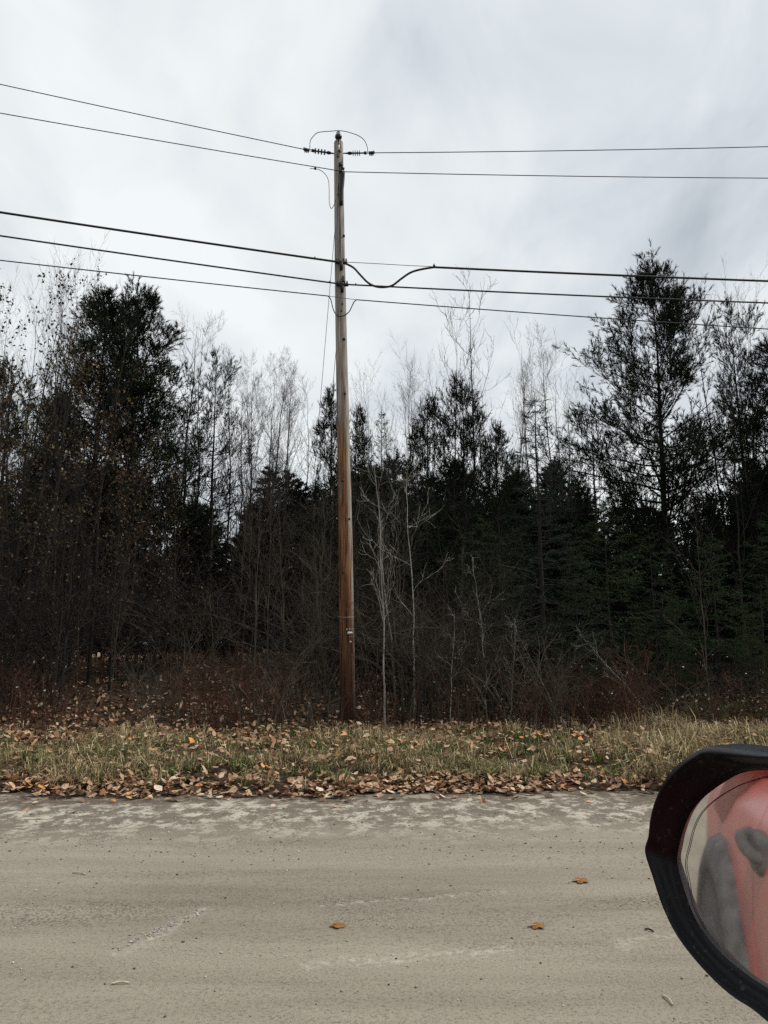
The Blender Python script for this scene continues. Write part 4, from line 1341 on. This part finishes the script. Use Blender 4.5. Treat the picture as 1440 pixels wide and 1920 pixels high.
        tag(link('stick', g.mesh('stick', M['bark_dark'] if 'dark' in lab else M['stick'])), lab, 'stick')
    # gravel
    ico_v = np.array([(0, 0, 1), (0.9, 0, 0.3), (0.25, 0.85, 0.3), (-0.75, 0.5, 0.35), (-0.7, -0.55, 0.3), (0.3, -0.85, 0.3), (0.1, 0.05, -0.4)])
    ico_f = np.array([(0, 1, 2), (0, 2, 3), (0, 3, 4), (0, 4, 5), (0, 5, 1), (6, 2, 1), (6, 3, 2), (6, 4, 3), (6, 5, 4), (6, 1, 5)])

    def stones(name, x, y, size, mat, lab):
        n = len(x)
        V = ico_v[None] * (1 + rng.normal(0, 0.16, (n, 7, 3))) * np.stack([size, size * rng.uniform(0.6, 1, n), size * rng.uniform(0.45, 0.8, n)], 1)[:, None]
        a = rng.random(n) * 6.283
        X = V[:, :, 0] * np.cos(a)[:, None] - V[:, :, 1] * np.sin(a)[:, None]
        Y = V[:, :, 0] * np.sin(a)[:, None] + V[:, :, 1] * np.cos(a)[:, None]
        P = np.stack([X + x[:, None], Y + y[:, None], V[:, :, 2] + (road_z(x, y) + size * 0.12)[:, None]], -1)
        F = (np.arange(n) * 7)[:, None, None] + ico_f[None]
        tag(link(name, Geo().add(P.reshape(-1, 3), F.reshape(-1, 3)).mesh(name, M[mat])), lab, 'gravel', kind='stuff')
    n = 2600
    x = rng.uniform(-5.5, 5.5, n)
    y = 3.2 + 5.2 * rng.random(n) ** 0.8
    stones('pale_gravel', x, y, 0.0025 + 0.010 * rng.random(n) ** 4, 'stone_pale', 'pale grit and pebbles scattered over the road')
    n = 3600
    x = rng.uniform(-5.8, 5.8, n)
    y = np.concatenate([rng.uniform(3.2, 8.4, n // 3), rng.normal(6.3, 0.25, n // 3), rng.normal(7.5, 0.4, n - 2 * (n // 3))])
    stones('dark_gravel', x, np.clip(y, 3, 8.5), 0.0025 + 0.010 * rng.random(n) ** 4, 'stone_dark', 'dark grit scattered over the road')
    # the scraped gravel ridge
    t = rng.random(900) ** 1.3
    A, B, C = G0(290, 1745), G0(360, 1712), G0(205, 1792)
    side = rng.random(900)
    base = np.where((side < 0.72)[:, None], A + (B - A) * (t * 1.25)[:, None], A + (C - A) * t[:, None])
    x = base[:, 0] + rng.normal(0, 0.014, 900)
    y = base[:, 1] + rng.normal(0, 0.020, 900) * (0.4 + 1.4 * pn(base[:, 0] * 9, base[:, 1] * 9, 1.7)) + 0.035 * np.sin(base[:, 0] * 17)
    kp = rng.random(900) < (0.1 + pn(base[:, 0] * 11, base[:, 1] * 7, 2.1)) * 0.5
    x, y = x[kp], y[kp]
    stones('scraped_gravel', x, y, 0.0025 + 0.009 * rng.random(len(x)) ** 3, 'stone_pale', 'pale scraped ridge of gravel slanting across the road')
    t = rng.random(700) ** 1.5
    A, B = G0(600, 1692), G0(935, 1672)
    x = A[0] + (B[0] - A[0]) * t + rng.normal(0, 0.02, 700)
    y = A[1] + (B[1] - A[1]) * t + 0.05 * np.sin(t * 7) + 0.03 * np.sin(t * 23) + rng.normal(0, 0.035, 700)
    stones('gravel_line', x, y, 0.0015 + 0.005 * rng.random(700) ** 3, 'stone_pale', 'thin line of pale grit along the road')


verge()


# ------------------------------------------------------------------ the red car whose mirror shows at the side
def car():
    rng = np.random.default_rng(31)
    m, nt, bs = new_mat('dusty red paint')
    d = ramp(nt, noise_n(nt, 5, 5, 0.65), [(0.3, (0.36, 0.045, 0.035)), (0.7, (0.46, 0.085, 0.065))])
    nt.links.new(d, bs.inputs['Base Color'])
    bs.inputs['Roughness'].default_value = 0.42
    bs.inputs['Coat Weight'].default_value = 0.35
    bs.inputs['Coat Roughness'].default_value = 0.15
    red = m
    m, nt, bs = new_mat('dusty black plastic')
    sp = ramp(nt, noise_n(nt, 260, 3, 0.7), [(0.60, (0.0055, 0.006, 0.007)), (0.74, (0.05, 0.052, 0.055))])
    nt.links.new(sp, bs.inputs['Base Color'])
    bs.inputs['Roughness'].default_value = 0.34
    bs.inputs['Specular IOR Level'].default_value = 0.2
    black = m
    clad = plain('grey wheel arch plastic', (0.055, 0.054, 0.053), 0.75, 0, 0.3, 0.6, 16)
    inner0 = plain('wheel well shade', (0.02, 0.02, 0.02), 0.9)
    tyre_m = plain('tyre rubber', (0.03, 0.03, 0.03), 0.85)
    m, nt, bs = new_mat('mirror glass')
    bs.inputs['Base Color'].default_value = (0.90, 0.90, 0.88, 1)
    bs.inputs['Metallic'].default_value = 1.0
    bs.inputs['Roughness'].default_value = 0.025
    dif = nt.nodes.new('ShaderNodeBsdfDiffuse')
    dif.inputs[0].default_value = (0.55, 0.52, 0.48, 1)
    mx = nt.nodes.new('ShaderNodeMixShader')
    sp1 = ramp(nt, noise_n(nt, 420, 3, 0.75), [(0.58, (0.16, 0.16, 0.16)), (0.75, (0.42, 0.42, 0.42))])
    nt.links.new(sp1, mx.inputs[0])
    nt.links.new(bs.outputs[0], mx.inputs[1])
    nt.links.new(dif.outputs[0], mx.inputs[2])
    nt.links.new(mx.outputs[0], nt.nodes['Material Output'].inputs['Surface'])
    glass_m = m
    winm = plain('dark side window', (0.03, 0.035, 0.035), 0.08, 0, 0.6)

    root = link('red_car', None)
    root.location = (-0.6, -0.7, 0.0)
    tag(root, 'dusty red car with a black side mirror, parked across from the pole', 'car')

    def part(name, geo, mat, smooth=True, parent=None):
        o = link(name, geo.mesh(name, mat, smooth))
        bpy.context.view_layer.update()
        par = parent or root
        o.parent = par
        o.matrix_parent_inverse = par.matrix_world.inverted()
        return o
    SIDE = 0.17
    prof = [(0.46, -0.06), (0.52, 0.0), (0.72, 0.028), (1.00, 0.040), (1.17, 0.034), (1.27, 0.012), (1.33, -0.018), (1.36, -0.045)]

    def skin(x0, x1, zcut=None, n=24, shape=None):
        g = Geo()
        xs_ = np.linspace(x0, x1, n)
        pr = [(z, o) for z, o in prof]
        V = np.array([[(x, SIDE + o + (shape(x, z) if shape else 0), z) for z, o in pr] for x in xs_])
        idx = np.arange(n * len(pr)).reshape(n, len(pr))
        F = np.stack([idx[:-1, :-1], idx[1:, :-1], idx[1:, 1:], idx[:-1, 1:]], -1).reshape(-1, 4)
        g.add(V.reshape(-1, 3), F)
        # inner skin closes the panel
        V2 = V.copy()
        V2[..., 1] -= 0.05
        g.add(V2.reshape(-1, 3), F[:, ::-1])
        for row in (0, n - 1):
            a, b = V[row], V2[row]
            k = len(pr)
            q = np.arange(k - 1)
            g.add(np.vstack([a, b]), np.stack([q, q + 1, q + 1 + k, q + k], 1))
        a, b = V[:, -1], V2[:, -1]
        q = np.arange(n - 1)
        g.add(np.vstack([a, b]), np.stack([q, q + 1, q + 1 + n, q + n], 1))
        return g
    dr = part('door', skin(-0.62, 0.55), red)
    dr2 = part('door', skin(-1.62, -0.628), red)
    part('front_fender', skin(0.558, 1.0), red)

    def bulge(x, z):
        return 0.03 * np.exp(-((x + 2.15) / 0.42) ** 2) * np.clip((1.08 - z) / 0.5, 0, 1)
    part('rear_fender', skin(-2.78, -1.628, shape=bulge), red)
    # wheel arch flare and wheel
    cx, cz, R = -2.25, 0.46, 0.56
    th = np.linspace(-0.15, math.pi + 0.15, 30)
    g = Geo()
    rows = []
    for rr, yy in ((R - 0.01, 0.03), (R, 0.083), (R + 0.045, 0.086), (R + 0.10, 0.066), (R + 0.12, 0.03)):
        rows.append(np.stack([cx + rr * np.cos(th), np.full(len(th), SIDE + yy), cz + rr * np.sin(th)], 1))
    V = np.array(rows)
    idx = np.arange(V.shape[0] * V.shape[1]).reshape(V.shape[:2])
    g.add(V.reshape(-1, 3), np.stack([idx[:-1, :-1], idx[1:, :-1], idx[1:, 1:], idx[:-1, 1:]], -1).reshape(-1, 4))
    part('wheel_arch', g, clad)
    g = Geo().lathe([(0.24, -0.24), (0.39, -0.24), (0.415, -0.19), (0.42, -0.05), (0.40, 0.0), (0.29, 0.014), (0.24, 0.0)], (cx, SIDE + 0.092, cz), (0, 1, 0), 32)
    part('wheel_well_shade', Geo().lathe([(0.002, 0.0), (R - 0.005, 0.0), (R - 0.005, -0.05)], (cx, SIDE + 0.074, cz), (0, 1, 0), 32), inner0, False)  # flat dark disc stands in for the shaded hollow; no well is cut
    wh = part('wheel', g, tyre_m)
    part('rim', Geo().lathe([(0.002, -0.03), (0.08, -0.02), (0.22, -0.05), (0.242, -0.005)], (cx, SIDE + 0.085, cz), (0, 1, 0), 24), M['metal_galv'], parent=wh)
    # sill cladding
    g = Geo().box((-0.9, SIDE + 0.0, 0.36), (2.6, 0.09, 0.12))
    part('sill', g, clad, False)
    # rear side window above the belt line, behind the driver's window
    g = Geo().box((-1.25, SIDE - 0.10, 1.53), (0.95, 0.012, 0.34), np.array(((1, 0, 0), (0, math.cos(0.22), math.sin(0.22)), (0, -math.sin(0.22), math.cos(0.22)))))
    part('rear_window', g, winm, False)
    # door handle
    HX, HZ = -1.55, 1.21
    hy = SIDE + 0.03
    g = Geo()
    P = bezier_pts([(HX - 0.085, hy + 0.004, HZ + 0.03), (HX - 0.07, hy + 0.030, HZ + 0.022), (HX - 0.02, hy + 0.036, HZ + 0.012), (HX + 0.04, hy + 0.034, HZ + 0.004), (HX + 0.085, hy + 0.022, HZ - 0.004), (HX + 0.09, hy, HZ - 0.006)], 26)
    g.tubes(P, np.full(len(P), 0.016), 10)
    hd = part('handle', g, clad, parent=dr2)
    g = Geo()
    th_ = np.linspace(0, 2 * np.pi, 28, endpoint=False)
    rings_ = []
    for f_, o_ in ((1.0, -0.012), (1.0, 0.008), (0.88, 0.014), (0.72, 0.015), (0.4, 0.016), (0.02, 0.016)):
        rings_.append(np.stack([HX + 0.105 * f_ * np.sign(np.cos(th_)) * np.abs(np.cos(th_)) ** 0.7, np.full(28, hy + o_), HZ - 0.006 + 0.052 * f_ * np.sign(np.sin(th_)) * np.abs(np.sin(th_)) ** 0.7], 1))
    V = np.array(rings_)
    idx = np.arange(6 * 28).reshape(6, 28)
    g.add(V.reshape(-1, 3), np.stack([idx[:-1], np.roll(idx[:-1], -1, 1), np.roll(idx[1:], -1, 1), idx[1:]], -1).reshape(-1, 4))
    part('handle_cup', g, clad, parent=dr2)
    # cab over and behind the seat: roof, far side, rear pillar, seat back
    inner = plain('dark cabin trim', (0.03, 0.03, 0.032), 0.85)
    g = Geo()
    rx_ = np.linspace(-1.75, 0.35, 12)
    ry_ = np.linspace(-1.45, 0.055, 12)
    X_, Y_ = np.meshgrid(rx_, ry_)
    Z_ = 1.70 + 0.05 * np.cos((Y_ + 0.7) / 0.75 * 1.2) - 0.05 * ((X_ + 0.7) / 1.05) ** 4
    idx = np.arange(144).reshape(12, 12)
    F_ = np.stack([idx[:-1, :-1], idx[:-1, 1:], idx[1:, 1:], idx[1:, :-1]], -1).reshape(-1, 4)
    g.add(np.stack([X_, Y_, Z_ + 0.05], -1).reshape(-1, 3), F_)
    rf = part('roof', g, red)
    g = Geo().add(np.stack([X_, Y_, Z_ + 0.012], -1).reshape(-1, 3), F_[:, ::-1])
    part('headlining', g, inner, parent=rf)
    part('far_side', Geo().box((-0.9, -1.50, 0.72), (4.0, 0.06, 0.80)), red, False)
    part('far_pillar', Geo().box((-1.0, -1.46, 1.42), (0.14, 0.05, 0.62)), red, False)
    part('rear_pillar', Geo().tube_capped([(-1.62, 0.06, 1.72), (-1.95, 0.13, 1.42), (-2.30, 0.14, 1.22)], [0.05, 0.06, 0.09], 8), red)
    part('floor', Geo().box((-0.9, -0.66, 0.38), (3.6, 1.56, 0.04)), inner, False)
    part('seat_back', Geo().box((-0.62, -0.42, 0.98), (0.16, 0.50, 0.86), np.array(((0.96, 0, 0.28), (0, 1, 0), (-0.28, 0, 0.96)))), inner, False)
    part('dashboard', Geo().box((0.95, -0.66, 0.95), (0.45, 1.5, 0.30)), inner, False)

    # --- the mirror
    C0 = np.array((0, 0, CAMH))

    def ray(px, py):
        x = (px - 720) / FPX
        y = (960 - py) / FPX
        return np.array((x, CP - y * SP, SP + y * CP))
    v = nrm(ray(1395, 1590))
    Mp = C0 + v * (0.47 / v[1])
    tgt = nrm(np.array((HX, hy + 0.035, HZ)) - Mp)
    n = nrm(tgt - v)                                   # glass normal that shows the handle there

    def onplane(px, py, off=0.0):
        d = ray(px, py)
        p0 = Mp + n * off
        return C0 + d * (np.dot(p0 - C0, n) / np.dot(d, n))
    glass_px = [(1271, 1616), (1274, 1592), (1280, 1566), (1293, 1532), (1312, 1505), (1340, 1482), (1374, 1460), (1400, 1449), (1440, 1445), (1520, 1450), (1600, 1472), (1660, 1515), (1694, 1580), (1700, 1660), (1685, 1745), (1650, 1820), (1600, 1872), (1540, 1890), (1485, 1878), (1440, 1852), (1400, 1826), (1352, 1786), (1313, 1738), (1292, 1692), (1279, 1652)]
    out_px = [(1230, 1584), (1237, 1556), (1240, 1522), (1248, 1488), (1264, 1454), (1290, 1424), (1318, 1405), (1344, 1397), (1440, 1408), (1540, 1414), (1640, 1440), (1715, 1490), (1752, 1570), (1758, 1665), (1742, 1770), (1704, 1860), (1645, 1930), (1565, 1955), (1490, 1925), (1440, 1886), (1396, 1858), (1344, 1808), (1296, 1748), (1266, 1690), (1246, 1632)]
    gl = np.array([onplane(*p) for p in glass_px])
    ou = np.array([onplane(*p) for p in out_px])

    def dense(r, k=4):
        m_ = len(r)
        o = []
        for i in range(m_):
            a, b, c, d = r[i - 1], r[i], r[(i + 1) % m_], r[(i + 2) % m_]
            for j in range(k):
                t = j / k
                o.append(0.5 * (2 * b + (c - a) * t + (2 * a - 5 * b + 4 * c - d) * t * t + (3 * b - a - 3 * c + d) * t ** 3))
        return np.array(o)
    gl, ou = dense(gl), dense(ou)
    cen = ou.mean(0)

    def ringof(a, b, t, off, sc_=1.0):
        r = a + (b - a) * t
        return cen + (r - cen) * sc_ + n * off
    rings = [ringof(gl, ou, 0.0, -0.006), ringof(gl, ou, 0.10, 0.006), ringof(gl, ou, 0.30, 0.0075), ringof(gl, ou, 0.55, 0.012), ringof(gl, ou, 0.72, 0.0165), ringof(gl, ou, 0.78, 0.0170), ringof(gl, ou, 0.84, 0.0135), ringof(gl, ou, 0.90, 0.0125), ringof(gl, ou, 0.97, 0.004), ringof(gl, ou, 1.0, -0.012),
             ringof(gl, ou, 1.0, -0.030), ringof(gl, ou, 1.0, -0.034, 0.985), ringof(gl, ou, 1.0, -0.037, 0.99), ringof(gl, ou, 1.0, -0.060, 0.95), ringof(gl, ou, 1.0, -0.085, 0.84), ringof(gl, ou, 1.0, -0.105, 0.62), ringof(gl, ou, 1.0, -0.115, 0.30), ringof(gl, ou, 1.0, -0.117, 0.02)]
    V = np.array(rings)
    k = V.shape[1]
    idx = np.arange(V.shape[0] * k).reshape(V.shape[0], k)
    a, b = idx[:-1], idx[1:]
    F = np.stack([a, np.roll(a, -1, 1), np.roll(b, -1, 1), b], -1).reshape(-1, 4)
    mir = part('side_mirror', Geo().add(V.reshape(-1, 3), F), black)
    mir['label'] = 'black dusty side mirror with a scuffed housing'
    g = Geo().ngon_fan(ringof(gl, ou, 0.03, 0.0))
    part('mirror_glass', g, glass_m, False, parent=mir)
    # thin arc line that marks the wide-view strip of the glass
    arc = np.array([onplane(*p, 0.0009) for p in ((1440, 1456), (1412, 1463), (1380, 1475), (1345, 1496), (1318, 1520), (1302, 1548), (1292, 1585), (1285, 1618), (1290, 1650), (1300, 1700), (1322, 1742))])
    P = bezier_pts(arc, 50)
    part('arc_line', Geo().tubes(P, np.full(len(P), 0.00022), 4), black, parent=mir)
    # arm to the door
    root_pt = np.array((0.42, SIDE - 0.01, 1.22))
    A = cen - n * 0.06 + (ou[len(ou) * 15 // 25] - cen) * 0.5
    P = bezier_pts([A, (A + root_pt) / 2 + np.array((0.02, 0.0, -0.02)), root_pt], 12)
    part('mirror_arm', Geo().tubes(P, np.linspace(0.045, 0.055, len(P)), 10), black, parent=mir)


car()
print('objects', len(bpy.data.objects), 'meshtris', sum(sum(len(p.vertices) - 2 for p in ()) for m in ()))
print('TRIS', sum(len(m.loops) - 2 * len(m.polygons) for m in bpy.data.meshes))
